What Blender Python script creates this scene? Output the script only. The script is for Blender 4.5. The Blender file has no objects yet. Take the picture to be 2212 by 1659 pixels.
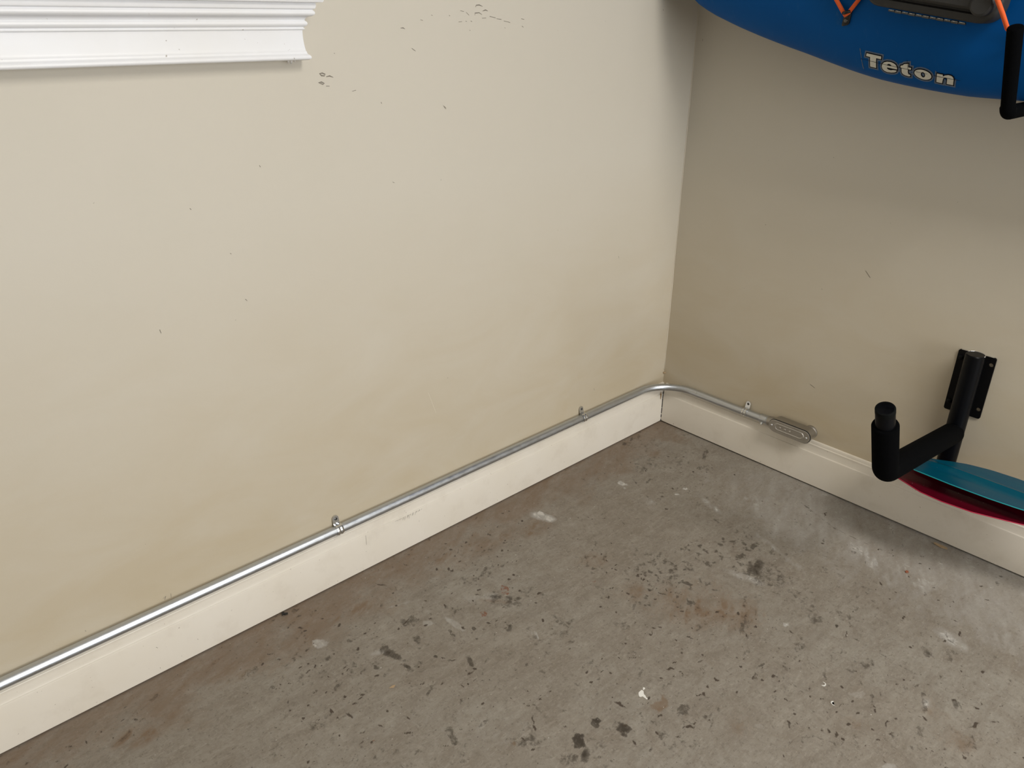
import bpy, bmesh, math, random
import numpy as np
from mathutils import Vector, Matrix
from mathutils.bvhtree import BVHTree

random.seed(7)
rng = np.random.default_rng(11)
scene = bpy.context.scene
col = scene.collection

# ------------------------------------------------------------------ camera
# World: room corner at the origin, left wall = plane y 0 (runs to -x), right wall = plane x 0 (runs to -y).
cam_d = bpy.data.cameras.new('camera')
cam_d.sensor_fit = 'HORIZONTAL'
cam_d.sensor_width = 36.0
cam_d.lens = 1687.23 * 36.0 / 2212.0
cam_d.clip_start = 0.02
cam = bpy.data.objects.new('camera', cam_d)
col.objects.link(cam)
yaw, pitch, roll = math.radians(47.33374), math.radians(-25.15765), math.radians(0.24545)
fw = Vector((math.cos(pitch) * math.cos(yaw), math.cos(pitch) * math.sin(yaw), math.sin(pitch)))
rt = Vector((math.sin(yaw), -math.cos(yaw), 0))
up = rt.cross(fw)
rt2 = rt * math.cos(roll) + up * math.sin(roll)
up2 = -rt * math.sin(roll) + up * math.cos(roll)
cam.matrix_world = Matrix(((rt2.x, up2.x, -fw.x, -2.0587), (rt2.y, up2.y, -fw.y, -1.4573), (rt2.z, up2.z, -fw.z, 1.2917), (0, 0, 0, 1)))
scene.camera = cam

# ------------------------------------------------------------------ light
W = bpy.data.worlds.new('sky'); scene.world = W; W.use_nodes = True
bg = W.node_tree.nodes['Background']
bg.inputs[0].default_value = (0.80, 0.90, 1.0, 1)
bg.inputs[1].default_value = 1.0

def area(name, loc, rot, sx, sy, power, colr):
    d = bpy.data.lights.new(name, 'AREA'); d.shape = 'RECTANGLE'; d.size = sx; d.size_y = sy
    d.energy = power; d.color = colr
    o = bpy.data.objects.new(name, d); col.objects.link(o)
    o.location = loc; o.rotation_euler = rot
    return o
# daylight entering through the open door opposite the left wall
area('garage_door_daylight', (-1.4, -6.0, 1.15), (math.radians(90), 0, 0), 1.8, 2.1, 110, (0.97, 0.985, 1.0))
# unseen overhead lamp, assumed and placed to reproduce the wall gradients
area('assumed_lamp_light', (-1.05, -2.8, 2.655), (0, 0, 0), 0.6, 1.8, 69, (1.0, 0.96, 0.89))

vs = scene.view_settings
vs.view_transform = 'Standard'; vs.look = 'None'; vs.gamma = 1.0; vs.exposure = 0.0
vs.use_curve_mapping = False

# ------------------------------------------------------------------ helpers
def link(name, me, mat=None, parent=None, smooth=False):
    o = bpy.data.objects.new(name, me); col.objects.link(o)
    if mat is not None: me.materials.append(mat)
    if smooth:
        me.polygons.foreach_set('use_smooth', [True] * len(me.polygons))
    if parent is not None: o.parent = parent
    return o

def obj(name, bm, mat=None, parent=None, smooth=False, sharp=None):
    bmesh.ops.recalc_face_normals(bm, faces=bm.faces)
    me = bpy.data.meshes.new(name)
    if sharp is not None:
        a = math.radians(sharp)
        for e in bm.edges:
            if len(e.link_faces) == 2 and e.calc_face_angle(0) > a: e.smooth = False
        smooth = True
    bm.to_mesh(me); bm.free()
    return link(name, me, mat, parent, smooth)

def empty(name, loc=(0, 0, 0)):
    o = bpy.data.objects.new(name, None); col.objects.link(o); o.location = loc
    o.empty_display_size = 0.05
    bpy.context.view_layer.update()
    return o

def setp(o, parent):
    """parent while keeping world-space vertex coordinates"""
    o.parent = parent
    o.matrix_parent_inverse = Matrix.Translation(-parent.location)
    return o

def tag(o, label=None, cat=None, group=None, kind=None):
    if label: o['label'] = label
    if cat: o['category'] = cat
    if group: o['group'] = group
    if kind: o['kind'] = kind
    return o

def add_box(bm, x0, x1, y0, y1, z0, z1, bev=0.0, seg=2):
    r = bmesh.ops.create_cube(bm, size=1.0)
    vsx = r['verts']
    for v in vsx:
        v.co = Vector(((x0 + x1) / 2 + v.co.x * (x1 - x0), (y0 + y1) / 2 + v.co.y * (y1 - y0), (z0 + z1) / 2 + v.co.z * (z1 - z0)))
    if bev > 0:
        es = set(e for v in vsx for e in v.link_edges)
        bmesh.ops.bevel(bm, geom=list(es), offset=bev, segments=seg, profile=0.5, affect='EDGES')

def frames(pts):
    n = len(pts); T = []
    for i in range(n):
        a = pts[max(0, i - 1)]; b = pts[min(n - 1, i + 1)]
        T.append((b - a).normalized())
    ref = Vector((0, 0, 1)) if abs(T[0].z) < 0.9 else Vector((1, 0, 0))
    N = (ref - T[0] * ref.dot(T[0])).normalized(); out = []
    for t in T:
        N = (N - t * N.dot(t)).normalized()
        out.append((t, N, t.cross(N)))
    return out

def add_tube(bm, pts, r, seg=20, cap=True, capbev=0.0):
    pts = [Vector(p) for p in pts]
    rs = list(r) if hasattr(r, '__len__') else [r] * len(pts)
    fr = frames(pts); rings = []
    for p, (t, n, b), rr in zip(pts, fr, rs):
        rings.append([bm.verts.new(p + (n * math.cos(2 * math.pi * k / seg) + b * math.sin(2 * math.pi * k / seg)) * rr) for k in range(seg)])
    for a, c in zip(rings, rings[1:]):
        for k in range(seg):
            bm.faces.new((a[k], a[(k + 1) % seg], c[(k + 1) % seg], c[k]))
    if cap:
        for ring, p, d in ((rings[0], pts[0], -1), (rings[-1], pts[-1], 1)):
            t = fr[0][0] if d < 0 else fr[-1][0]
            if capbev > 0:
                rr = rs[0] if d < 0 else rs[-1]
                last = ring
                for (sc_, of) in ((1 - 0.3 * capbev / rr, 0.7 * capbev), (1 - capbev / rr, capbev)):
                    nw = [bm.verts.new(p + (v.co - p) * sc_ + t * d * of) for v in ring]
                    for k in range(seg): bm.faces.new((last[k], last[(k + 1) % seg], nw[(k + 1) % seg], nw[k]))
                    last = nw
                bm.faces.new(last)
            else:
                bm.faces.new(ring)

def bend(p0, corner, p1, R, n=16):
    """polyline p0 -> rounded corner -> p1"""
    p0, c, p1 = Vector(p0), Vector(corner), Vector(p1)
    a = (p0 - c).normalized(); b = (p1 - c).normalized()
    ang = a.angle(b); d = R / math.tan(ang / 2)
    s = c + a * d; e = c + b * d
    m = (a + b).normalized(); ctr = c + m * (R / math.sin(ang / 2))
    out = [p0]
    va = (s - ctr); vb = (e - ctr); tot = va.angle(vb); ax = va.cross(vb).normalized()
    for i in range(n + 1):
        out.append(ctr + Matrix.Rotation(tot * i / n, 3, ax) @ va)
    out.append(p1)
    return out

def add_prism(bm, outline, axis, a0, a1):
    """outline: 2D points in the plane of the other two axes; extruded along axis a0..a1"""
    def mk(p, a):
        if axis == 0: return Vector((a, p[0], p[1]))
        if axis == 1: return Vector((p[0], a, p[1]))
        return Vector((p[0], p[1], a))
    A = [bm.verts.new(mk(p, a0)) for p in outline]; B = [bm.verts.new(mk(p, a1)) for p in outline]
    n = len(outline)
    fs = [bm.faces.new(A), bm.faces.new(list(reversed(B)))]
    for i in range(n): fs.append(bm.faces.new((A[i], A[(i + 1) % n], B[(i + 1) % n], B[i])))
    return A, B, fs

# ------------------------------------------------------------------ materials
def nt(name):
    m = bpy.data.materials.new(name); m.use_nodes = True
    t = m.node_tree; b = t.nodes['Principled BSDF']
    return m, t, b
def N(t, kind, **kw):
    n = t.nodes.new(kind)
    for k, v in kw.items():
        if k.startswith('i_'):
            n.inputs[k[2:].replace('_', ' ')].default_value = v
        else: setattr(n, k, v)
    return n
def coords(t, scale=(1, 1, 1), rot=(0, 0, 0)):
    tc = N(t, 'ShaderNodeTexCoord'); mp = N(t, 'ShaderNodeMapping')
    mp.inputs['Scale'].default_value = scale; mp.inputs['Rotation'].default_value = rot
    t.links.new(tc.outputs['Object'], mp.inputs[0])
    return mp.outputs[0]
def noise(t, vec, scale, detail=4, rough=0.55, dist=0.0):
    n = N(t, 'ShaderNodeTexNoise'); n.inputs['Scale'].default_value = scale
    n.inputs['Detail'].default_value = detail; n.inputs['Roughness'].default_value = rough; n.inputs['Distortion'].default_value = dist
    t.links.new(vec, n.inputs['Vector']); return n.outputs['Fac']
def ramp(t, fac, stops):
    r = N(t, 'ShaderNodeValToRGB'); e = r.color_ramp.elements
    while len(e) < len(stops): e.new(0.5)
    for el, (p, c) in zip(e, stops):
        el.position = p; el.color = (c, c, c, 1) if not hasattr(c, '__len__') else (*c, 1)
    t.links.new(fac, r.inputs[0]); return r.outputs[0]
def mix(t, fac, a, b, mode='MIX'):
    m = N(t, 'ShaderNodeMix', data_type='RGBA', blend_type=mode)
    for sock, v in ((m.inputs[0], fac), (m.inputs[6], a), (m.inputs[7], b)):
        if hasattr(v, 'is_linked') or hasattr(v, 'links'): t.links.new(v, sock)
        elif hasattr(v, '__len__'): sock.default_value = (*v, 1)
        else: sock.default_value = v
    return m.outputs[2]
def bump(t, b, height, strength=0.2, distance=0.001):
    n = N(t, 'ShaderNodeBump'); n.inputs['Strength'].default_value = strength; n.inputs['Distance'].default_value = distance
    t.links.new(height, n.inputs['Height']); t.links.new(n.outputs[0], b.inputs['Normal'])
def plain(name, c, rough=0.5, metal=0.0, spec=0.5, var=0.06, scale=25, bmp=0.0, bscale=300):
    m, t, b = nt(name)
    v = coords(t)
    f = noise(t, v, scale, 3)
    k = [max(0, x * (1 - var)) for x in c]; h = [x * (1 + var) for x in c]
    t.links.new(mix(t, f, k, h), b.inputs['Base Color'])
    b.inputs['Roughness'].default_value = rough; b.inputs['Metallic'].default_value = metal
    b.inputs['Specular IOR Level'].default_value = spec
    if bmp > 0: bump(t, b, noise(t, v, bscale, 2), bmp, 0.0006)
    return m

M = {}
def wall_mat(name, base, grime_falloff):
    m, t, b = nt(name)
    v = coords(t)
    f1 = noise(t, v, 1.3, 3, 0.5, 0.4); f2 = noise(t, v, 6.0, 4, 0.6)
    c = mix(t, ramp(t, f1, [(0.35, 0.0), (0.7, 0.55)]), base, [x * y for x, y in zip(base, (0.955, 0.945, 0.92))])
    c = mix(t, ramp(t, f2, [(0.5, 0.0), (0.8, 0.5)]), c, [x * y for x, y in zip(base, (0.96, 0.965, 0.95))])
    # darker tint low on the wall: splash dirt plus painted light falloff
    v2 = coords(t, (1.0, 1.0, 2.2))
    f3 = noise(t, v2, 3.2, 6, 0.62, 0.6)
    sep = N(t, 'ShaderNodeSeparateXYZ'); t.links.new(v, sep.inputs[0])
    low = N(t, 'ShaderNodeMapRange'); t.links.new(sep.outputs[2], low.inputs[0])
    low.inputs[1].default_value = 0.95; low.inputs[2].default_value = 0.13; low.inputs[3].default_value = 0.0; low.inputs[4].default_value = 1.0
    mu = N(t, 'ShaderNodeMath', operation='MULTIPLY'); t.links.new(low.outputs[0], mu.inputs[0])
    t.links.new(ramp(t, f3, [(0.25, 0.5), (0.65, 1.0)]), mu.inputs[1])
    c = mix(t, mu.outputs[0], c, grime_falloff)
    # small dark specks
    f4 = noise(t, v, 90, 2, 0.5)
    c = mix(t, ramp(t, f4, [(0.775, 0.0), (0.80, 0.45)]), c, (0.12, 0.10, 0.075))
    t.links.new(c, b.inputs['Base Color'])
    b.inputs['Roughness'].default_value = 0.55; b.inputs['Specular IOR Level'].default_value = 0.35
    bump(t, b, noise(t, v, 260, 3), 0.12, 0.0008)
    return m
M['wall'] = wall_mat('wall_paint_beige', (0.62, 0.580, 0.500), (0.515, 0.435, 0.305))
M['ceiling'] = plain('ceiling_paint_white', (0.78, 0.77, 0.74), 0.7)
M['outside'] = plain('driveway_concrete', (0.45, 0.44, 0.42), 0.8)

def trim_mat(name, base, dirt, amount):
    m, t, b = nt(name); v = coords(t)
    f = noise(t, v, 5, 4); c = mix(t, ramp(t, f, [(0.3, 0.0), (0.75, 1.0)]), base, [x * y for x, y in zip(base, (0.95, 0.935, 0.90))])
    f2 = noise(t, v, 14, 5, 0.65); c = mix(t, ramp(t, f2, [(0.52, 0.0), (0.8, amount)]), c, dirt)
    f4 = noise(t, v, 120, 2); c = mix(t, ramp(t, f4, [(0.74, 0.0), (0.77, 0.6)]), c, (0.22, 0.17, 0.12))
    t.links.new(c, b.inputs['Base Color']); b.inputs['Roughness'].default_value = 0.38; b.inputs['Specular IOR Level'].default_value = 0.5
    bump(t, b, noise(t, v, 60, 3), 0.08, 0.0006)
    return m
M['base'] = trim_mat('baseboard_paint_cream', (0.76, 0.712, 0.632), (0.45, 0.38, 0.29), 0.25)
M['sill'] = trim_mat('sill_paint_white', (0.86, 0.87, 0.90), (0.7, 0.68, 0.66), 0.1)

def floor_mat():
    m, t, b = nt('stained_concrete'); v = coords(t)
    vs_ = coords(t, (1.0, 3.0, 1.0), (0, 0, math.radians(28)))
    vt_ = coords(t, (3.4, 1.0, 1.0), (0, 0, math.radians(-12)))
    def madd(x, k, c):
        n = N(t, 'ShaderNodeMath', operation='MULTIPLY_ADD'); t.links.new(x, n.inputs[0]); n.inputs[1].default_value = k
        if hasattr(c, 'links'): t.links.new(c, n.inputs[2])
        else: n.inputs[2].default_value = c
        return n.outputs[0]
    def mul(x, y):
        n = N(t, 'ShaderNodeMath', operation='MULTIPLY'); t.links.new(x, n.inputs[0]); t.links.new(y, n.inputs[1]); return n.outputs[0]
    big = noise(t, v, 2.2, 5, 0.6, 0.5); streak = noise(t, vs_, 9, 8, 0.72, 0.8); grain = noise(t, v, 95, 6, 0.78)
    s2 = noise(t, vs_, 46, 7, 0.74, 1.2); s3 = noise(t, vt_, 38, 6, 0.72, 1.0); fine = noise(t, v, 210, 4, 0.7)
    c = mix(t, ramp(t, big, [(0.3, 0.0), (0.7, 1.0)]), (0.262, 0.230, 0.190), (0.300, 0.278, 0.240))
    c = mix(t, ramp(t, streak, [(0.38, 0.0), (0.68, 0.62)]), c, (0.175, 0.146, 0.116))
    mid = noise(t, v, 15, 9, 0.78, 0.7)
    c = mix(t, ramp(t, mid, [(0.48, 0.0), (0.66, 0.50)]), c, (0.185, 0.150, 0.115))
    c = mix(t, ramp(t, mid, [(0.34, 0.42), (0.45, 0.0)]), c, (0.36, 0.325, 0.275))
    c = mix(t, ramp(t, s2, [(0.52, 0.0), (0.70, 0.50)]), c, (0.40, 0.365, 0.315))
    c = mix(t, ramp(t, s3, [(0.56, 0.0), (0.74, 0.40)]), c, (0.36, 0.335, 0.295))
    c = mix(t, ramp(t, grain, [(0.34, 0.55), (0.47, 0.0)]), c, (0.13, 0.108, 0.085))
    c = mix(t, ramp(t, fine, [(0.58, 0.0), (0.72, 0.35)]), c, (0.46, 0.43, 0.38))
    at = N(t, 'ShaderNodeAttribute', attribute_name='dirt'); sp = N(t, 'ShaderNodeSeparateColor'); t.links.new(at.outputs['Color'], sp.inputs[0])
    at2 = N(t, 'ShaderNodeAttribute', attribute_name='dust'); sp2 = N(t, 'ShaderNodeSeparateColor'); t.links.new(at2.outputs['Color'], sp2.inputs[0])
    br = noise(t, v, 75, 7, 0.76, 0.6)      # breaks stain edges up into flecks
    c = mix(t, ramp(t, madd(s2, 0.9, madd(sp.outputs[2], 1.0, -0.45)), [(0.12, 0.0), (0.75, 0.85)]), c, (0.185, 0.122, 0.076))   # brown film
    c = mix(t, ramp(t, madd(streak, 0.8, madd(sp.outputs[1], 1.0, -0.42)), [(0.10, 0.0), (0.62, 0.80)]), c, (0.44, 0.425, 0.40))  # pale dust
    c = mix(t, ramp(t, madd(s3, 2.0, madd(sp.outputs[1], 1.0, -1.32)), [(0.30, 0.0), (0.50, 0.75)]), c, (0.60, 0.575, 0.53))   # scuffed white scratches
    c = mix(t, ramp(t, madd(br, 1.3, madd(sp.outputs[0], 1.0, -0.65)), [(0.26, 0.0), (0.46, 0.62), (0.85, 0.97)]), c, (0.050, 0.040, 0.030))  # oil
    c = mix(t, ramp(t, madd(br, 2.0, madd(sp2.outputs[0], 1.0, -1.25)), [(0.30, 0.0), (0.55, 0.85)]), c, (0.19, 0.065, 0.032))  # rust
    c = mix(t, ramp(t, madd(fine, 0.8, madd(sp2.outputs[1], 1.0, -0.4)), [(0.35, 0.0), (0.5, 1.0)]), c, (0.80, 0.79, 0.75))    # paint splash
    c = mix(t, ramp(t, madd(br, 1.0, madd(sp2.outputs[2], 1.0, -0.5)), [(0.22, 0.0), (0.42, 0.92)]), c, (0.062, 0.046, 0.034))  # flecks
    f6 = noise(t, v, 170, 2, 0.5)
    c = mix(t, ramp(t, f6, [(0.745, 0.0), (0.77, 0.8)]), c, (0.66, 0.64, 0.60))
    f7 = noise(t, v, 130, 3, 0.6)
    c = mix(t, mul(ramp(t, f7, [(0.30, 0.85), (0.335, 0.0)]), ramp(t, big, [(0.3, 0.3), (0.6, 1.0)])), c, (0.055, 0.042, 0.032))
    t.links.new(c, b.inputs['Base Color']); b.inputs['Roughness'].default_value = 0.62; b.inputs['Specular IOR Level'].default_value = 0.3
    bump(t, b, noise(t, v, 180, 5, 0.7), 0.3, 0.001)
    return m
M['floor'] = floor_mat()

def metal_mat(name, c, rough, var=0.1):
    m, t, b = nt(name); v = coords(t)
    f = noise(t, v, 120, 4, 0.7)
    t.links.new(mix(t, f, [x * (1 - var) for x in c], [min(1, x * (1 + var)) for x in c]), b.inputs['Base Color'])
    b.inputs['Metallic'].default_value = 1.0
    t.links.new(ramp(t, noise(t, v, 60, 4, 0.7), [(0.3, rough * 0.8), (0.7, rough * 1.25)]), b.inputs['Roughness'])
    return m
M['emt'] = metal_mat('galvanised_steel', (0.58, 0.61, 0.65), 0.36, 0.05)
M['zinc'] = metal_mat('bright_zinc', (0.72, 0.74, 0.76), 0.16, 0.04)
M['alu'] = metal_mat('cast_aluminium', (0.42, 0.40, 0.37), 0.46)
M['alu_cover'] = metal_mat('stamped_cover_steel', (0.55, 0.53, 0.50), 0.40)
M['steel_dark'] = metal_mat('dark_screw_steel', (0.12, 0.12, 0.12), 0.4)
M['gasket'] = plain('black_gasket', (0.01, 0.01, 0.01), 0.7)
M['black_tube'] = plain('black_powder_coat', (0.0022, 0.0026, 0.0038), 0.34, 0, 0.13, 0.1)
M['black_plate'] = plain('black_plate_paint', (0.003, 0.003, 0.0035), 0.5, 0, 0.15, 0.1)
M['foam'] = plain('black_foam', (0.0016, 0.0018, 0.0022), 0.9, 0, 0.04, 0.2, 200, 0.2, 700)
M['cap'] = plain('black_rubber_cap', (0.004, 0.005, 0.005), 0.6, 0, 0.08)
M['hatch'] = plain('dark_grey_hatch_plastic', (0.033, 0.033, 0.033), 0.5, 0, 0.3, 0.15, 40, 0.1, 400)
M['cord'] = plain('orange_bungee', (0.80, 0.13, 0.03), 0.7, 0, 0.3, 0.15, 600, 0.3, 900)
M['clip'] = plain('black_nylon', (0.008, 0.008, 0.009), 0.4)
M['white_vinyl'] = plain('off_white_vinyl', (0.66, 0.66, 0.60), 0.45, 0, 0.4, 0.08, 60)
M['black_vinyl'] = plain('black_vinyl', (0.002, 0.0025, 0.006), 0.5, 0, 0.1)
M['halo'] = plain('worn_clear_film', (0.105, 0.15, 0.235), 0.6, 0, 0.3, 0.4, 250)
M['debris_dark'] = plain('dry_dark_debris', (0.02, 0.017, 0.014), 0.8)
M['debris_white'] = plain('white_plastic_flake', (0.75, 0.74, 0.70), 0.4)
M['debris_tan'] = plain('tan_chip', (0.42, 0.30, 0.18), 0.8)
M['wood_raw'] = plain('bare_fibreboard', (0.30, 0.19, 0.085), 0.8, 0, 0.3, 0.25, 150)
M['scuff'] = plain('scuff_mark_grey', (0.21, 0.185, 0.15), 0.7)
M['scuff_light'] = plain('scratch_pale', (0.74, 0.69, 0.58), 0.6)
M['caulk'] = plain('dried_caulk', (0.70, 0.68, 0.66), 0.6)

def kayak_mat():
    m, t, b = nt('blue_polyethylene'); v = coords(t)
    f = noise(t, v, 4, 4); c = mix(t, f, (0.0004, 0.068, 0.27), (0.0008, 0.094, 0.345))
    v2 = coords(t, (1, 3.5, 1.0), (math.radians(25), 0, 0))
    f2 = noise(t, v2, 22, 5, 0.7, 0.6); c = mix(t, ramp(t, f2, [(0.62, 0.0), (0.82, 0.22)]), c, (0.10, 0.20, 0.33))
    t.links.new(c, b.inputs['Base Color']); b.inputs['Roughness'].default_value = 0.48; b.inputs['Specular IOR Level'].default_value = 0.08
    bump(t, b, noise(t, v, 240, 2), 0.05, 0.0006)
    return m
M['kayak'] = kayak_mat()
def blade_mat(name, a, b2, spec):
    m, t, b = nt(name); v = coords(t, (6, 1, 6))
    f = noise(t, v, 7, 5, 0.6, 0.5); c = mix(t, f, a, b2)
    f4 = noise(t, coords(t), 160, 2); c = mix(t, ramp(t, f4, [(0.76, 0.0), (0.79, 0.7)]), c, (0.5, 0.5, 0.5))
    t.links.new(c, b.inputs['Base Color']); b.inputs['Roughness'].default_value = 0.26; b.inputs['Specular IOR Level'].default_value = spec
    return m
M['teal'] = blade_mat('teal_fibreglass', (0.0, 0.045, 0.105), (0.001, 0.085, 0.115), 0.35)
M['red'] = blade_mat('dark_red_fibreglass', (0.045, 0.0006, 0.005), (0.12, 0.002, 0.012), 0.25)
M['teal_edge'] = plain('teal_edge', (0.01, 0.30, 0.33), 0.4)
M['red_edge'] = plain('red_edge', (0.42, 0.012, 0.05), 0.4)

# measured outlines, marks and stain positions (metres)
LET= {'T': [[(-0.6189, 1.2242), (-0.6521, 1.2186), (-0.6511, 1.2129), (-0.6403, 1.2148), (-0.6383, 1.1947), (-0.6246, 1.1969), (-0.6266, 1.2166), (-0.6172, 1.2185)]], 'e': [[(-0.6865, 1.1967), (-0.6859, 1.1997), (-0.6835, 1.2034), (-0.6791, 1.2062), (-0.6728, 1.2082), (-0.6651, 1.2087), (-0.6583, 1.2071), (-0.6536, 1.2034), (-0.6519, 1.1983), (-0.6529, 1.1938), (-0.6564, 1.1899), (-0.663, 1.1874), (-0.6719, 1.1866), (-0.6793, 1.1872), (-0.6838, 1.1889), (-0.6851, 1.1917), (-0.6772, 1.1923), (-0.6719, 1.1915), (-0.6668, 1.1926), (-0.6638, 1.1947), (-0.664, 1.197), (-0.6864, 1.1937)], [(-0.6643, 1.201), (-0.6659, 1.2037), (-0.6694, 1.2044), (-0.6733, 1.2027), (-0.6747, 1.1998)]], 't': [[(-0.7027, 1.2053), (-0.7117, 1.2063), (-0.7111, 1.1993), (-0.7175, 1.1985), (-0.7168, 1.1948), (-0.7104, 1.1952), (-0.7098, 1.1898), (-0.7107, 1.1853), (-0.7147, 1.1845), (-0.7143, 1.1814), (-0.71, 1.1812), (-0.7028, 1.1828), (-0.6977, 1.1855), (-0.6961, 1.1891), (-0.6965, 1.1971), (-0.694, 1.199), (-0.695, 1.2019), (-0.6991, 1.2027)]], 'o': [[(-0.7598, 1.1832), (-0.7593, 1.1812), (-0.758, 1.1795), (-0.7559, 1.178), (-0.753, 1.177), (-0.7496, 1.1764), (-0.7458, 1.1763), (-0.7418, 1.1767), (-0.7379, 1.1776), (-0.7341, 1.1789), (-0.7307, 1.1806), (-0.7278, 1.1826), (-0.7257, 1.1847), (-0.7244, 1.1869), (-0.724, 1.1891), (-0.7245, 1.1911), (-0.7259, 1.1929), (-0.7281, 1.1943), (-0.731, 1.1954), (-0.7344, 1.1959), (-0.7382, 1.196), (-0.7422, 1.1955), (-0.7462, 1.1946), (-0.7499, 1.1933), (-0.7533, 1.1916), (-0.7561, 1.1897), (-0.7581, 1.1876), (-0.7594, 1.1854)], [(-0.7468, 1.185), (-0.7464, 1.1833), (-0.7456, 1.1819), (-0.7443, 1.181), (-0.7428, 1.1806), (-0.7412, 1.1809), (-0.7397, 1.1818), (-0.7385, 1.1832), (-0.7378, 1.1849), (-0.7376, 1.1867), (-0.738, 1.1884), (-0.7388, 1.1898), (-0.7401, 1.1908), (-0.7416, 1.1911), (-0.7432, 1.1908), (-0.7447, 1.1899), (-0.7458, 1.1885), (-0.7466, 1.1868)]], 'n': [[(-0.7717, 1.1897), (-0.7833, 1.1881), (-0.7833, 1.1845), (-0.7881, 1.1869), (-0.7948, 1.1879), (-0.8005, 1.1867), (-0.8041, 1.1838), (-0.8052, 1.1798), (-0.8032, 1.1685), (-0.7904, 1.1703), (-0.7922, 1.1801), (-0.7903, 1.1827), (-0.7862, 1.1825), (-0.7835, 1.1799), (-0.781, 1.1711), (-0.7692, 1.173)]]}
LINES= [[(-0.6032, 1.2122), (-0.6242, 1.2089), (-0.6507, 1.2043), (-0.6866, 1.1987), (-0.7129, 1.1949)], [(-0.7272, 1.1916), (-0.7517, 1.1878)], [(-0.7644, 1.1855), (-0.8035, 1.1802), (-0.8186, 1.1781)], [(-0.7094, 1.2135), (-0.7106, 1.1958)], [(-0.603, 1.2331), (-0.6054, 1.2128)], [(-0.605, 1.2117), (-0.6064, 1.1902)]]
SCUFF_L= [[(-0.8294, 1.3115), (-0.8277, 1.315), (-0.8192, 1.3158), (-0.8091, 1.3129)], [(-0.8727, 1.3038), (-0.8629, 1.3027)], [(-0.8564, 1.3009), (-0.8482, 1.2952)], [(-0.8314, 1.2952), (-0.8314, 1.2994), (-0.8195, 1.3004), (-0.811, 1.2965)], [(-0.8092, 1.3036), (-0.8006, 1.306), (-0.7937, 1.3037)], [(-0.8112, 1.2894), (-0.7991, 1.2899)], [(-0.7887, 1.2931), (-0.7712, 1.2902)], [(-0.7677, 1.2883), (-0.7535, 1.2872)], [(-0.7463, 1.284), (-0.7264, 1.2806)], [(-0.8783, 1.2817), (-0.8685, 1.2824)], [(-0.8585, 1.284), (-0.8552, 1.2824)], [(-0.8441, 1.284), (-0.8401, 1.2826)], [(-0.6915, 1.2885), (-0.6821, 1.2872)], [(-0.6894, 1.2732), (-0.6845, 1.2707)], [(-0.9525, 1.2952), (-0.9479, 1.2943)], [(-0.9038, 1.2949), (-0.9016, 1.2936)], [(-0.9805, 1.2862), (-0.9745, 1.2846)], [(-1.0322, 1.2704), (-1.0257, 1.2708), (-1.0211, 1.2688)], [(-1.0064, 1.2317), (-0.9968, 1.2261)], [(-1.1586, 1.1549), (-1.1497, 1.1563)], [(-1.2293, 1.1908), (-1.2231, 1.1914), (-1.2171, 1.189), (-1.219, 1.1861), (-1.2254, 1.187), (-1.2293, 1.1908)], [(-1.2333, 1.1743), (-1.2267, 1.1753), (-1.2205, 1.1724), (-1.2238, 1.1708), (-1.2333, 1.1743)], [(-1.2153, 1.1844), (-1.2073, 1.1856), (-1.1997, 1.1827)], [(-1.2172, 1.1673), (-1.2094, 1.1669)], [(-1.1932, 1.2269), (-1.1918, 1.2256)], [(-0.9274, 1.1131), (-0.9211, 1.1052)], [(-1.0908, 1.1303), (-1.0902, 1.1268)], [(-0.8473, 1.2659), (-0.8456, 1.2643)], [(-0.7434, 1.2702), (-0.7413, 1.2685)]]
SCUFF_L2= [[(-1.5226, 0.9716), (-1.5205, 0.9688)], [(-1.4604, 0.8755), (-1.4579, 0.8732)], [(-1.3774, 1.0328), (-1.3751, 1.0291)], [(-1.7181, 0.1748), (-1.7118, 0.1774), (-1.7152, 0.1694)], [(-1.7008, 0.1786), (-1.7018, 0.1679)], [(-1.005, 0.4281), (-0.983, 0.3624)], [(-1.8703, 0.1816), (-1.8692, 0.1785)], [(-1.0746, 0.9636), (-1.0699, 0.9611)], [(-0.9245, 1.1108), (-0.9194, 1.1066)], [(-0.3651, 0.2354), (-0.3624, 0.2281)], [(-1.6168, 0.7577), (-1.6156, 0.7499)], [(-1.4436, 0.7783), (-1.4403, 0.7737)], [(-0.2859, 0.6478), (-0.2831, 0.6402)], [(-0.1639, 1.3128), (-0.1614, 1.3094)]]
SCUFF_R= [[(-0.0245, 1.2375), (-0.0253, 1.2314)], [(-0.6137, 0.6831), (-0.6294, 0.6676)], [(-0.52, 0.3162), (-0.5358, 0.3097)]]
BB_L= [[(-1.23, 0.1053), (-1.2298, 0.0766)], [(-1.2328, 0.0579), (-1.2323, 0.0562)], [(-1.1051, 0.1176), (-1.1038, 0.1155)], [(-1.6718, 0.0448), (-1.6712, 0.0418)], [(-1.9783, 0.1042), (-1.9778, 0.1026)], [(-1.7567, 0.0754), (-1.7537, 0.0709)], [(-1.7584, 0.0189), (-1.758, 0.0159)]]
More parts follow.
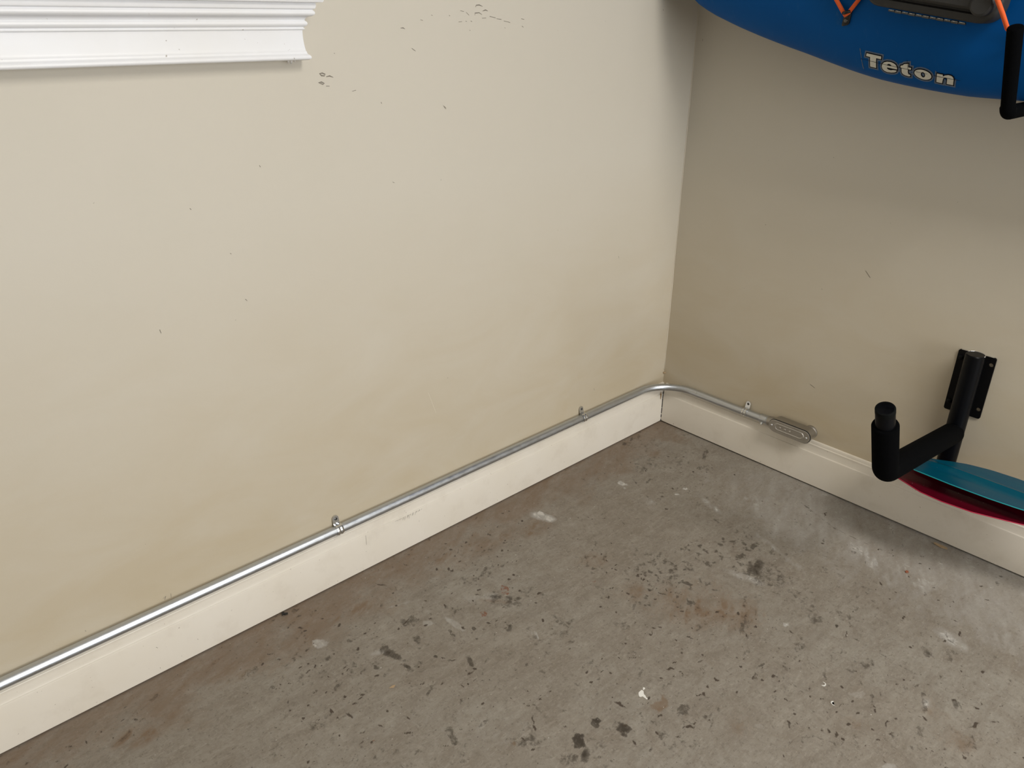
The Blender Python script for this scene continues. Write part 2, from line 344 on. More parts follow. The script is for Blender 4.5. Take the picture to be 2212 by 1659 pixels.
FEAT= [('d', 0.9, -1.1578, -0.7359, 0.00693, -0.01031, -0.00632, -0.00924), ('d', 0.85, -1.1314, -0.783, 0.00321, -0.01533, -0.01816, -0.00449), ('d', 1.0, -1.2159, -0.739, 0.01218, -0.01202, -0.01111, -0.01124), ('d', 0.75, -1.2341, -0.7731, 0.01455, -0.01699, -0.01328, -0.01565), ('b', 0.8, -1.0257, -0.7975, 0.00236, -0.01913, -0.01684, -0.00517), ('d', 0.55, -1.0015, -0.8358, 0.00037, -0.0157, -0.02066, -0.00283), ('d', 0.55, -0.5993, -1.0371, 0.01746, -0.02895, -0.02678, -0.00988), ('d', 0.4, -0.538, -0.8905, 0.005, -0.03388, -0.04526, -0.00795), ('d', 0.4, -0.6586, -0.9093, 0.02024, -0.01862, -0.01843, -0.01029), ('d', 0.5, -0.4912, -0.7138, 0.00725, -0.06333, -0.08025, -0.01912), ('b', 0.6, -0.7109, -0.6561, 0.08172, -0.09093, -0.12926, -0.05068), ('d', 0.4, -0.6909, -0.5569, 0.0349, -0.03662, -0.03174, -0.02787), ('b', 0.6, -0.7866, -0.5298, 0.05126, -0.04072, -0.04663, -0.03342), ('d', 0.35, -1.0624, -0.3363, 0.05149, -0.01887, -0.06062, -0.01877), ('d', 0.7, -1.3518, -0.3199, 0.01401, -0.01051, -0.04455, -0.00746), ('d', 0.9, -1.3526, -0.3562, 0.00305, -0.00637, -0.01374, -0.00369), ('d', 0.7, -1.4037, -0.3096, 0.0008, -0.00849, -0.0113, -0.00346), ('d', 0.5, -1.3956, -0.5647, 0.00873, -0.01411, -0.00286, -0.03481), ('d', 0.7, -1.2408, -0.436, 0.00768, -0.00613, -0.00048, -0.02018), ('d', 0.6, -1.2171, -0.3491, 7e-05, -0.00734, -0.02082, -0.00259), ('d', 0.6, -1.3546, -0.2695, 0.00233, -0.00557, -0.01778, -0.00291), ('d', 0.5, -1.2633, -0.2409, 0.02104, -0.00768, -0.01107, -0.01387), ('d', 0.9, -1.2891, -0.3732, 0.00362, -0.00408, -0.00671, -0.00357), ('d', 0.6, -1.1049, -0.4164, 0.00961, -0.01239, -0.00875, -0.01358), ('d', 0.8, -1.1703, -0.3631, 0.00479, -0.0049, -0.00436, -0.00584), ('d', 0.7, -1.1852, -0.3941, 0.00288, -0.00466, -0.0074, -0.00326), ('d', 0.5, -1.2873, -0.3012, 0.0083, -0.00667, -0.0021, -0.01641), ('d', 0.5, -1.4049, -0.204, 0.00625, -0.00314, -0.00569, -0.00505), ('d', 0.3, -1.5742, -0.4166, 0.01655, -0.00915, -0.00502, -0.03316), ('b', 0.7, -1.3166, -0.6619, 0.00604, -0.00512, -0.00551, -0.00555), ('d', 0.5, -1.047, -0.3276, 0.04692, -0.0094, -0.04989, -0.00975), ('d', 0.5, -1.2509, -0.762, 0.02641, -0.01521, -0.0241, -0.01434), ('d', 0.3, -1.2912, -0.6748, 0.03373, -0.01503, -0.03078, -0.01578), ('d', 0.3, -1.3672, -0.5214, 0.01631, -0.01846, -0.03652, -0.01291), ('d', 0.35, -1.225, -0.1191, 0.02137, -0.00603, -0.01944, -0.0087), ('d', 0.3, -1.0799, -0.2152, 0.03465, -0.01592, -0.03152, -0.01945), ('b', 0.8, -1.0758, -0.3173, 0.02953, -0.00703, -0.03477, -0.00714), ('r', 0.9, -1.0255, -0.3123, 0.01401, -0.0048, 0.00234, -0.0208), ('r', 0.9, -1.1183, -0.3407, 0.00737, -0.00627, -0.00671, -0.0073), ('r', 0.7, -0.8354, -0.4424, 0.0052, -0.00936, -0.00473, -0.00841), ('r', 0.9, -1.515, -0.4706, 0.00337, -0.00182, -0.00307, -0.00276), ('r', 0.8, -0.2111, -0.9585, 0.00443, -0.00566, -0.00403, -0.00238), ('w', 0.5, -1.0807, -0.2969, 0.0421, -0.01547, -0.03831, -0.01799), ('w', 0.9, -0.7334, -0.1468, 0.01594, -0.01445, -0.03849, -0.01078), ('w', 1, -0.7253, -0.1386, 0.00532, -0.01093, -0.01291, -0.00817), ('w', 0.8, -0.4293, -0.1912, -0.00121, -0.01366, -0.02013, -0.006), ('w', 0.35, -0.4419, -0.2995, -0.01412, -0.02569, -0.05095, -0.00708), ('w', 1.0, -0.3109, -0.3371, 0.00329, -0.00567, -0.00599, -0.00339), ('w', 0.9, -0.3545, -0.3386, 0.00617, -0.0041, -0.0056, -0.00305), ('w', 0.6, -1.4594, -0.1642, 0.01244, -0.00891, -0.01133, -0.01544), ('w', 0.5, -1.2639, -0.1752, 0.05218, -0.00348, -0.01879, -0.00754), ('w', 0.45, -1.3782, -0.2769, 0.01607, -0.00388, -0.00868, -0.00774), ('w', 0.5, -1.1921, -0.3266, 0.00306, -0.00753, -0.03868, -0.0034), ('w', 0.4, -1.2356, -0.2766, 0.01128, -0.00752, -0.01027, -0.00997), ('w', 0.6, -1.0779, -0.4818, 0.00461, -0.00971, -0.0008, -0.02031), ('w', 0.5, -1.0827, -0.4714, 0.0031, -0.00955, -0.00125, -0.01471), ('w', 1.4, -1.0312, -0.7493, 0.00362, -0.00688, -0.0033, -0.00556), ('w', 1.4, -1.0333, -0.7609, -0.00257, -0.00259, -0.00919, 0.0), ('w', 1.4, -1.0169, -0.7453, 0.00182, -0.0025, -0.00166, -0.00201), ('w', 0.7, -0.6174, -0.85, 0.00645, -0.00705, -0.00588, -0.00404), ('w', 0.35, -0.6979, -1.0582, 0.01303, -0.00969, -0.01188, -0.00465), ('w', 0.4, -0.6146, -1.1674, -0.00013, -0.02882, -0.01629, -0.00215), ('w', 0.5, -0.5337, -0.6998, 0.01651, -0.01798, -0.06527, -0.00666), ('w', 0.5, -0.3778, -0.687, -0.0353, -0.01996, -0.11808, -0.00321), ('w', 0.4, -0.3303, -0.4497, -0.0319, -0.01754, -0.09506, -0.00378), ('w', 0.5, -0.8218, -1.1815, 0.01047, -0.00611, -0.00955, -0.0027), ('w', 0.25, -0.9237, -0.9649, 0.00188, -0.0073, -0.01706, -0.00131), ('b', 0.25, -0.9414, -0.9333, 0.03472, -0.04008, -0.03166, -0.02562), ('b', 0.5, -1.8284, -0.155, 0.09364, -0.00386, -0.02347, -0.03193), ('b', 0.5, -1.6435, -0.1093, 0.13793, -0.0053, -0.01162, -0.03595), ('b', 0.6, -1.364, -0.1279, 0.16464, -0.01068, -0.01362, -0.03898), ('b', 0.6, -1.0018, -0.1198, 0.1639, -0.01908, -0.01187, -0.04391), ('b', 0.5, -0.8353, -0.159, 0.12536, -0.02629, -0.02457, -0.04428), ('d', 0.12, -0.8295, -0.381, 0.10632, -0.05488, -0.09668, -0.05121), ('d', 0.25, -0.2515, -0.1857, 0.13214, -0.09209, -0.11978, -0.07162), ('d', 0.3, -0.2014, -0.0693, 0.06894, -0.0614, -0.06245, -0.04986), ('b', 0.4, -0.6252, -1.1901, -0.01493, -0.04181, -0.04802, 0.0014), ('b', 0.35, -0.7677, -1.0917, 0.01356, -0.02575, -0.03897, -0.00575), ('b', 0.4, -0.6689, -1.2425, 0.00066, -0.04011, -0.04494, -0.0018), ('d', 0.2, -0.5999, -1.1134, -0.04531, -0.01798, -0.04876, 0.00426), ('d', 0.25, -0.459, -1.095, -0.02617, -0.01652, -0.10175, -0.00067), ('d', 0.25, -0.5109, -0.8154, -0.02578, -0.01762, -0.12499, -0.00254), ('d', 0.25, -0.3794, -0.514, -0.03887, -0.02506, -0.11967, -0.00495), ('w', 0.12, -1.3573, -0.554, 0.20759, -0.05819, -0.18933, -0.07108), ('w', 0.35, -0.2306, -0.5562, 0.00231, -0.09326, -0.2176, -0.03087), ('w', 0.45, -0.2078, -0.9464, 0.00745, -0.09433, -0.19232, -0.0184), ('w', 0.4, -0.2691, -1.167, -0.00882, -0.07447, -0.10994, -0.00615), ('w', 0.4, -0.3816, -1.126, -0.00655, -0.0244, -0.06407, -0.00204), ('d', 0.3, -0.0095, -0.9805, 0.00275, -0.01177, -0.02156, -0.00239), ('b', 0.3, -0.7566, -0.3959, 0.05409, -0.03645, -0.04918, -0.03224), ('w', 0.15, -0.7569, -0.9528, 0.02216, -0.02986, -0.0202, -0.01669), ('d', 0.25, -0.7594, -1.0021, 0.01122, -0.00538, -0.03328, -0.00143), ('d', 0.3, -0.8619, -1.0516, 0.04473, -0.00259, -0.01779, -0.00256), ('d', 0.25, -0.8997, -0.9713, 0.03479, -0.00178, -0.00497, -0.00347), ('d', 0.6, -0.8737, -1.0028, 0.00208, -0.01043, -0.00189, -0.00593), ('d', 0.5, -0.7807, -0.8774, 0.01506, -0.00199, -0.00273, -0.00294), ('d', 1.4, -0.5323, -0.9316, 0.00282, -0.00368, -0.00257, -0.00186), ('d', 1.0, -0.8108, -0.8499, 0.00226, -0.00236, -0.00206, -0.00151)]
LN= [[(-1.141, -0.474), (-1.145, -0.536), (-1.143, -0.574)], [(-1.108, -0.372), (-1.178, -0.444)], [(-1.221, -0.618), (-1.226, -0.674)], [(-1.119, -0.596), (-1.115, -0.661)], [(-0.118, -0.61), (-0.167, -0.736), (-0.172, -0.819), (-0.163, -0.909)], [(-0.328, -0.077), (-0.432, -0.292), (-0.441, -0.333)], [(-0.568, -0.282), (-0.614, -0.389)], [(-0.551, -0.684), (-0.526, -0.824), (-0.541, -0.961), (-0.547, -1.091), (-0.546, -1.197)], [(-0.939, -1.025), (-0.894, -1.03), (-0.862, -1.052), (-0.85, -1.084), (-0.867, -1.126)], [(-0.791, -0.939), (-0.77, -0.949), (-0.778, -0.986)], [(-0.724, -1.1), (-0.763, -1.142), (-0.78, -1.199)], [(-0.596, -1.151), (-0.663, -1.187), (-0.734, -1.198)]]


# ------------------------------------------------------------------ the setting
RX, RY, RZ = -6.0, -6.2, 2.75

def build_floor():
    xs = np.concatenate([np.linspace(RX - 0.1, -2.3, 12)[:-1], np.arange(-2.3, 0.0005, 0.003), [0.1]])
    ys = np.concatenate([np.linspace(RY, -1.55, 14)[:-1], np.arange(-1.55, 0.0005, 0.003), [0.1]])
    nx, ny = len(xs), len(ys)
    X, Y = np.meshgrid(xs, ys)            # ny x nx
    def vnoise(fx, fy, ox=0, oy=0, oct=4, ang=0.0, gain=0.55):
        c, s = math.cos(ang), math.sin(ang)
        U = (X * c + Y * s) * fx + ox; V = (-X * s + Y * c) * fy + oy
        out = np.zeros_like(X); amp = 1.0; tot = 0
        for o in range(oct):
            lat = rng.random((128, 128))
            u = U * 2 ** o; w = V * 2 ** o
            iu = np.floor(u).astype(int); iw = np.floor(w).astype(int); fu = u - iu; fwv = w - iw
            fu = fu * fu * (3 - 2 * fu); fwv = fwv * fwv * (3 - 2 * fwv)
            g = lambda a, b_: lat[b_ % 128, a % 128]
            out += amp * ((g(iu, iw) * (1 - fu) + g(iu + 1, iw) * fu) * (1 - fwv) + (g(iu, iw + 1) * (1 - fu) + g(iu + 1, iw + 1) * fu) * fwv)
            tot += amp; amp *= gain
        return out / tot
    wa = vnoise(14, 14); wb = vnoise(60, 60, 3, 5, 3); wc = vnoise(14, 55, 1, 2, 4, math.radians(28), 0.65)
    wd = vnoise(90, 90, 9, 1, 2)
    D = {k: np.zeros_like(X) for k in 'dwbr'}
    P = np.zeros_like(X); K = np.zeros_like(X)
    for (k, st, cx, cy, a, b_, c, d) in FEAT:
        det = a * d - b_ * c
        dx, dy = X - cx, Y - cy
        u = (d * dx - b_ * dy) / det; v = (-c * dx + a * dy) / det
        size = math.sqrt(abs(det))
        r = np.sqrt(u * u + v * v)
        if size > 0.02:
            st = st * (1.55 if k == 'd' else 1.2)
            r = r + (wa - 0.5) * 1.3 + (wb - 0.5) * 0.6
            msk = np.clip((1.15 - r) / 0.9, 0, 1) * (0.45 + 1.1 * np.clip((wc - 0.38) * 3, 0, 1) * np.clip((wb - 0.25) * 2.4, 0.2, 1))
        elif size > 0.006:
            r = r + (wb - 0.5) * 1.6 + (wd - 0.5) * 0.8
            msk = np.clip((1.05 - r) / 0.35, 0, 1) * (0.55 + 0.6 * wd)
        else:
            msk = np.clip((1.1 - r) / 0.4, 0, 1)
        if k == 'w' and st >= 1.4: P = np.maximum(P, np.clip(msk * st * 0.7, 0, 1))
        else: D[k] = np.maximum(D[k], np.clip(msk * st, 0, 0.95))
    # thin scratches and stain outlines
    for l in LN:
        for (x0, y0), (x1, y1) in zip(l, l[1:]):
            ex, ey = x1 - x0, y1 - y0; L2 = ex * ex + ey * ey
            tt = np.clip(((X - x0) * ex + (Y - y0) * ey) / L2, 0, 1)
            dd = np.hypot(X - x0 - tt * ex, Y - y0 - tt * ey)
            D['d'] = np.maximum(D['d'], np.clip(1 - dd / 0.006, 0, 1) * 0.42 * np.clip(wb * 1.6, 0.2, 1))
    # short dark flecks, many in loose drifts
    drift = vnoise(4.0, 4.0, 7, 3, 3)
    cnt = 0
    while cnt < 1700:
        px = rng.uniform(-2.2, -0.1); py = rng.uniform(-1.45, -0.06)
        i = np.searchsorted(ys, py); j = np.searchsorted(xs, px)
        if rng.random() > max(0.05, (drift[min(i, ny - 1), min(j, nx - 1)] - 0.42) * 4) * (0.35 if px > -0.7 else 1): continue
        cnt += 1
        ln = rng.uniform(0.002, 0.008) * (1 if rng.random() < 0.88 else 2.4); an = rng.normal(math.radians(-30), 0.8); wdt = rng.uniform(0.0014, 0.0040); wob = rng.uniform(0, 0.0022); wf = rng.uniform(150, 500); wp = rng.uniform(0, 6)
        i0, i1 = max(0, i - 10), min(ny, i + 11); j0, j1 = max(0, j - 10), min(nx, j + 11)
        xx = X[i0:i1, j0:j1] - px; yy = Y[i0:i1, j0:j1] - py
        u = xx * math.cos(an) + yy * math.sin(an); v = -xx * math.sin(an) + yy * math.cos(an) + wob * np.sin(u * wf + wp)
        mk = np.clip(1.3 - np.hypot(u / ln, v / wdt), 0, 1) * rng.uniform(0.12, 0.75)
        K[i0:i1, j0:j1] = np.maximum(K[i0:i1, j0:j1], mk)
    # tonal fields: pale dusty strip along the right wall, brown film along the left baseboard
    dst = -X + 0.20 * (-Y) ; edge = 0.40 + 0.10 * (wa - 0.5) * 2
    pale = np.clip((edge - (-X)) / 0.18, 0, 1) * np.clip((-Y - 0.25) / 0.35, 0, 1)
    D['w'] = np.maximum(D['w'], 0.5 * pale * (0.5 + 0.8 * (wc - 0.2)))
    film = np.clip((0.20 + 0.22 * (wa - 0.5) - (-Y)) / 0.12, 0, 1)
    D['b'] = np.maximum(D['b'], 0.55 * film * (0.4 + wc))
    mott = np.clip((wc - 0.52) * 5, 0, 1) * np.clip((wb - 0.4) * 4, 0, 1)
    D['d'] = np.maximum(D['d'], 0.42 * mott * np.clip((drift - 0.30) * 4, 0, 1))
    for cx, cy, rx, ry, st in ((-0.62, -0.62, 0.34, 0.20, 0.52), (-1.05, -0.45, 0.35, 0.16, 0.34), (-1.45, -0.35, 0.30, 0.14, 0.30), (-1.15, -0.85, 0.35, 0.16, 0.32), (-0.42, -0.80, 0.16, 0.26, 0.34)):
        zone = np.clip(1.2 - np.hypot((X - cx) / rx, (Y - cy) / ry), 0, 1)
        D['d'] = np.maximum(D['d'], st * np.clip(zone * 1.6, 0, 1) * np.clip((wd - 0.36) * 4, 0, 1) * np.clip((wb - 0.36) * 4, 0, 1) * np.clip((wa - 0.33) * 4, 0, 1))
    co = np.stack([X, Y, np.zeros_like(X)], -1).reshape(-1, 3)
    idx = (np.arange(ny - 1)[:, None] * nx + np.arange(nx - 1)[None, :]).reshape(-1)
    quads = np.stack([idx, idx + 1, idx + nx + 1, idx + nx], -1)
    me = bpy.data.meshes.new('floor')
    me.vertices.add(len(co)); me.vertices.foreach_set('co', co.astype(np.float32).ravel())
    nq = len(quads)
    me.loops.add(nq * 4); me.loops.foreach_set('vertex_index', quads.astype(np.int32).ravel())
    me.polygons.add(nq); me.polygons.foreach_set('loop_start', np.arange(0, nq * 4, 4, dtype=np.int32))
    me.update(calc_edges=True)
    one = np.ones_like(X)
    for nm, ch in (('dirt', (D['d'], D['w'], D['b'])), ('dust', (D['r'], P, K))):
        a = me.attributes.new(nm, 'FLOAT_COLOR', 'POINT')
        a.data.foreach_set('color', np.stack([*ch, one], -1).astype(np.float32).ravel())
    return tag(link('floor', me, M['floor']), kind='structure')
floor = build_floor()

def slab(name, b, mat):
    bm = bmesh.new(); add_box(bm, *b); return tag(obj(name, bm, mat), kind='structure')
wall_left = slab('wall_left', (RX - 0.1, 0.12, 0, 0.12, -0.02, RZ), M['wall'])
wall_right = slab('wall_right', (0, 0.12, RY - 0.1, 0.0, -0.02, RZ), M['wall'])
wall_far = slab('wall_far', (RX - 0.1, RX, RY - 0.1, 0, -0.02, RZ), M['wall'])
slab('ceiling', (RX - 0.1, 0.12, RY - 0.1, 0.12, RZ, RZ + 0.1), M['ceiling'])
bm = bmesh.new()
add_box(bm, RX, -2.4, RY - 0.1, RY, -0.02, RZ); add_box(bm, -0.4, 0, RY - 0.1, RY, -0.02, RZ); add_box(bm, -2.4, -0.4, RY - 0.1, RY, 2.25, RZ)
tag(obj('wall_door_side', bm, M['wall']), kind='structure')
slab('driveway', (-12, 6, -16, RY, -0.12, -0.001), M['outside'])

assumed_lampo = tag(empty('assumed_ceiling_light', (-1.05, -2.8, RZ)), 'long white ceiling light fixture, assumed, out of view', 'light')
bm = bmesh.new(); add_box(bm, -1.38, -0.72, -3.73, -1.87, RZ - 0.085, RZ - 0.001, 0.006); setp(obj('housing', bm, M['ceiling'], None), assumed_lampo)  # housing added to go with the assumed lamp

# ---- baseboards (profile: depth from wall, height)
G = 0.0035
PROF = [(0.0, G), (0.0145, G), (0.0150, G + 0.001), (0.0150, 0.1065), (0.0143, 0.1085), (0.0120, 0.1100), (0.0112, 0.1120), (0.0105, 0.1180), (0.0092, 0.1250), (0.0086, 0.1300), (0.0090, 0.1325), (0.0078, 0.1345), (0.0066, 0.1350), (0.0062, 0.1400), (0.0050, 0.1435), (0.0030, 0.1445), (0.0, 0.1450)]
bm = bmesh.new(); add_prism(bm, [(-d, z) for d, z in PROF], 0, RX, -0.0005)
bb_l = tag(obj('baseboard_left', bm, M['base'], sharp=25), kind='structure')
bm = bmesh.new(); add_prism(bm, [(-d, z + 0.001) for d, z in PROF], 1, RY, -0.0158)
bb_r = tag(obj('baseboard_right', bm, M['base'], sharp=25), kind='structure')
# dark open joint between the two boards
bm = bmesh.new()
for z0, z1, w in ((0.132, 0.1265, 0.0009), (0.1255, 0.1215, 0.0008), (0.117, 0.1065, 0.0012), (0.1055, 0.0900, 0.0011), (0.0890, 0.0560, 0.0014), (0.0540, 0.0330, 0.0013), (0.0280, 0.0170, 0.0014), (0.0100, 0.0030, 0.0014)):
    add_box(bm, -0.0162, -0.0140, -0.0162 - w, -0.0150, z1, z0, 0.0003, 1)
obj('joint_gap', bm, M['gasket'], bb_r)
# chipped paint at the corner end of the left board
bm = bmesh.new()
pts = [(-0.0283, 0.120), (-0.0262, 0.1195), (-0.0262, 0.114), (-0.0235, 0.1105), (-0.0245, 0.098), (-0.0268, 0.090), (-0.0285, 0.096), (-0.0300, 0.108), (-0.0278, 0.1135)]
add_prism(bm, pts, 1, -0.0158, -0.0145)
tag(obj('paint_chip', bm, M['wood_raw'], bb_l), 'bare brown chip in the paint')

def ribbons(name, lines, ax, v, w, mat, parent, thick=0.0003):
    """flat scuff strokes lying on a wall: ax is the wall's normal axis"""
    bm = bmesh.new()
    for l in lines:
        n = len(l); L_, R_ = [], []
        for i, p in enumerate(l):
            a = Vector(l[max(0, i - 1)]); b = Vector(l[min(n - 1, i + 1)]); d = (b - a)
            d = d.normalized() if d.length > 1e-7 else Vector((1, 0)); nn = Vector((-d.y, d.x))
            ww = w * (0.45 if i in (0, n - 1) else 1.0) * random.uniform(0.7, 1.2)
            L_.append(Vector(p) + nn * ww); R_.append(Vector(p) - nn * ww)
        def mk(p, o): return bm.verts.new((o, p.x, p.y) if ax == 0 else (p.x, o, p.y))
        A = [mk(p, v) for p in L_]; B = [mk(p, v) for p in R_]
        for i in range(n - 1): bm.faces.new((A[i], A[i + 1], B[i + 1], B[i]))
    return obj(name, bm, mat, parent)
tag(ribbons('scuff_marks', SCUFF_L + [l for k, l in enumerate(SCUFF_L2) if k != 5], 1, -0.0004, 0.0011, M['scuff'], wall_left), kind='stuff')
ribbons('scratch', [SCUFF_L2[5]], 1, -0.0004, 0.0009, M['scuff_light'], wall_left)
tag(ribbons('scuff_marks', SCUFF_R, 0, -0.0004, 0.0013, M['scuff'], wall_right), kind='stuff')
tag(ribbons('scuff_marks', BB_L, 1, -0.0153, 0.0008, M['scuff'], bb_l), kind='stuff')
rub = []
for k in range(26):
    x = -1.138 + 0.085 * k / 26 + random.uniform(-0.002, 0.002); h = random.uniform(0.004, 0.013) * math.sin(math.pi * (k + 3) / 31)
    rub.append([(x, 0.1065), (x - h * 0.35, 0.1065 - h)])
tag(ribbons('rub_marks', rub, 1, -0.0153, 0.0007, M['scuff'], bb_l), kind='stuff')
# pale worn caulk line in the wall corner
bm = bmesh.new(); add_tube(bm, [(-0.0006, -0.0006, z) for z in np.linspace(0.19, 1.6, 40)], [0.0016 * random.uniform(0.5, 1.1) for _ in range(40)], 8)
obj('corner_caulk', bm, plain('corner_caulk_cream', (0.66, 0.60, 0.49), 0.6), wall_left, True)
# lifted bit of drywall paper just above the bend
bm = bmesh.new(); add_tube(bm, [(-0.006, -0.0015, 0.182), (-0.002, -0.004, 0.180), (0.0, -0.009, 0.183)], [0.003, 0.0025, 0.001], 6); obj('paint_flake', bm, M['debris_tan'], wall_left, True)

# ---- window stool and apron (top left); profile depth d below the opening, mitred return at its right end
XW0, XW1 = -1.30, -3.0
def moulding(name, prof, parent, x_end=XW0, mat=M['sill']):
    """prof: list of (d, z); face runs along x at y=-d, returns to the wall along x = x_end + d"""
    bm = bmesh.new()
    A = [bm.verts.new((XW1 - d, 0.0, z)) for d, z in prof]; B = [bm.verts.new((XW1 - d, -d, z)) for d, z in prof]
    Cc = [bm.verts.new((x_end + d, -d, z)) for d, z in prof]; D = [bm.verts.new((x_end + d, 0.0, z)) for d, z in prof]
    n = len(prof)
    for P_, Q in ((A, B), (B, Cc), (Cc, D)):
        for i in range(n - 1): bm.faces.new((P_[i], Q[i], Q[i + 1], P_[i + 1]))
    for row in (0, n - 1): bm.faces.new((A[row], B[row], Cc[row], D[row]))
    bmesh.ops.remove_doubles(bm, verts=bm.verts, dist=1e-6)
    return obj(name, bm, mat, parent, sharp=32)
win = tag(empty('window_1', (-2.15, 0, 1.217)), 'white moulded window stool and apron at the upper left', kind='structure')
def arcp(d0, z0, d1, z1, bulge, n=7):
    """points from (d0,z0) to (d1,z1) bulging by 'bulge' to the outside"""
    out = []; L_ = math.hypot(d1 - d0, z1 - z0); nx_, nz_ = -(z1 - z0) / L_, (d1 - d0) / L_
    for i in range(n + 1):
        f = i / n; h = bulge * 4 * f * (1 - f)
        out.append((d0 + (d1 - d0) * f - nx_ * h * -1, z0 + (z1 - z0) * f - nz_ * h * -1))
    return out
def flip(p): return p
# z runs downward in each list; outside bulge positive
stool = [(0.0, 1.338), (0.058, 1.338)] + arcp(0.058, 1.338, 0.0585, 1.3150, 0.003, 6) + [(0.049, 1.3140), (0.0, 1.3140)]
upper = [(0.0, 1.3142), (0.0485, 1.3142), (0.0490, 1.3090), (0.0475, 1.3045), (0.0435, 1.3025)] + arcp(0.0435, 1.3025, 0.0420, 1.2920, 0.0042, 7) + arcp(0.0385, 1.2912, 0.0325, 1.2860, -0.0012, 5) + arcp(0.0320, 1.2850, 0.0315, 1.2745, 0.0040, 7) + [(0.0295, 1.2735)] + arcp(0.0295, 1.2728, 0.0295, 1.2690, 0.0018, 5) + [(0.0, 1.2688)]
frieze = [(0.0, 1.2690), (0.0282, 1.2690)] + arcp(0.0280, 1.2680, 0.0300, 1.2335, -0.0010, 8) + [(0.0312, 1.2320), (0.0, 1.2318)]
lower = [(0.0, 1.2320), (0.0310, 1.2320)] + arcp(0.0312, 1.2312, 0.0345, 1.2265, -0.0010, 5) + arcp(0.0352, 1.2258, 0.0335, 1.2180, 0.0026, 7) + [(0.0290, 1.2172), (0.0, 1.2172)]
for nm, pf in (('stool', stool), ('bed_moulding', upper), ('frieze', frieze), ('bottom_bead', lower)):
    setp(moulding(nm, pf, None), win)
bm = bmesh.new()
for dx, dz in ((-0.0, -0.004), (0.006, -0.006), (0.013, -0.003)):
    add_tube(bm, [(-1.302 + dx, -0.018, 1.219), (-1.302 + dx, -0.017, 1.2172 + dz)], [0.003, 0.0015], 8)
setp(obj('caulk_drips', bm, M['caulk'], None, True), win)

# ------------------------------------------------------------------ conduit
CR, CZ, CO = 0.0117, 0.1580, -0.0132
conduit = tag(empty('electrical_conduit', (-0.6, CO, CZ - CR)), 'galvanised steel conduit bending around the corner above the cream baseboard', 'conduit')
path = bend((-3.2, CO, CZ), (CO, CO, CZ), (CO, -0.153, CZ - 0.001), 0.128, 22)
bm = bmesh.new(); add_tube(bm, path, CR, 28); setp(obj('bent_pipe', bm, M['emt'], None, sharp=50), conduit)
bm = bmesh.new(); add_tube(bm, [(CO, -0.1536, CZ - 0.001), (CO, -0.30, CZ - 0.001), (CO - 0.001, -0.416, CZ + 0.001)], CR + 0.0003, 28); setp(obj('straight_pipe', bm, M['emt'], None, sharp=50), conduit)
bm = bmesh.new(); add_tube(bm, [(CO, -0.1528, CZ - 0.001), (CO, -0.1538, CZ - 0.001)], CR - 0.0006, 24); setp(obj('seam', bm, M['gasket'], None, True), conduit)
CC = (-0.0145, CZ + 0.0015)   # connector axis x, z
bm = bmesh.new()
add_tube(bm, [(CC[0], -0.3890, CC[1]), (CC[0], -0.3905, CC[1]), (CC[0], -0.4125, CC[1]), (CC[0], -0.4135, CC[1])], [CR + 0.0012, CR + 0.0022, CR + 0.0022, CR + 0.0010], 28)
add_tube(bm, [(CC[0], -0.4135, CC[1]), (CC[0], -0.4145, CC[1]), (CC[0], -0.4195, CC[1]), (CC[0], -0.4205, CC[1])], [CR + 0.0020, CR + 0.0040, CR + 0.0040, CR + 0.0030], 28)
cn = setp(obj('connector', bm, M['emt'], None, sharp=40), conduit)
bm = bmesh.new(); add_tube(bm, [(CC[0] - 0.008, -0.400, CC[1] - 0.010), (CC[0] - 0.0125, -0.400, CC[1] - 0.0155)], 0.0042, 12)
sc_ = obj('set_screw', bm, M['zinc'], None, sharp=40); sc_.parent = cn; 

# conduit body (rear-entry elbow): oval housing, gasket, cover
BZ = 0.1690; Y0, Y1 = -0.4365, -0.5700
def stadium(y0, y1, zc, hh, n=12, slant=0.0):
    r = hh; out = []
    for i in range(n + 1):
        a = math.pi / 2 + math.pi * i / n; out.append((y0 - r - r * math.cos(a) * 1.0 * -1 * -1 if False else y0 - r + r * -math.cos(a), zc + r * math.sin(a)))
    for i in range(n + 1):
        a = -math.pi / 2 + math.pi * i / n; out.append((y1 + r - r * math.cos(a), zc + r * math.sin(a)))
    return out
body = tag(empty('conduit_body', (-0.0255, -0.503, 0.149)), 'grey oval conduit box screwed to the wall above the right baseboard', 'junction box')
def loft(bm, sections):
    rings = [[bm.verts.new((x, y, z)) for y, z in o] for x, o in sections]
    n = len(rings[0])
    for a, b in zip(rings, rings[1:]):
        for k in range(n): bm.faces.new((a[k], a[(k + 1) % n], b[(k + 1) % n], b[k]))
    bm.faces.new(rings[0]); bm.faces.new(rings[-1])
bm = bmesh.new()
loft(bm, [(-0.0060, stadium(Y0 - 0.004, Y1 + 0.004, BZ, 0.0150)), (-0.0085, stadium(Y0 - 0.001, Y1 + 0.001, BZ, 0.0180)), (-0.030, stadium(Y0, Y1, BZ, 0.0195)), (-0.0440, stadium(Y0 + 0.0005, Y1 - 0.0005, BZ, 0.0200))])
add_tube(bm, [(0.0, -0.549, BZ), (-0.0065, -0.549, BZ), (-0.0090, -0.549, BZ)], [0.0205, 0.0205, 0.0190], 28)      # rear hub into the wall
add_tube(bm, [(CC[0] - 0.001, -0.4200, CC[1] + 0.001), (CC[0] - 0.003, -0.430, CC[1] + 0.003), (CC[0] - 0.005, -0.452, CC[1] + 0.004)], [0.0152, 0.0158, 0.0160], 24)  # end hub
setp(obj('housing', bm, M['alu'], None, sharp=35), body)
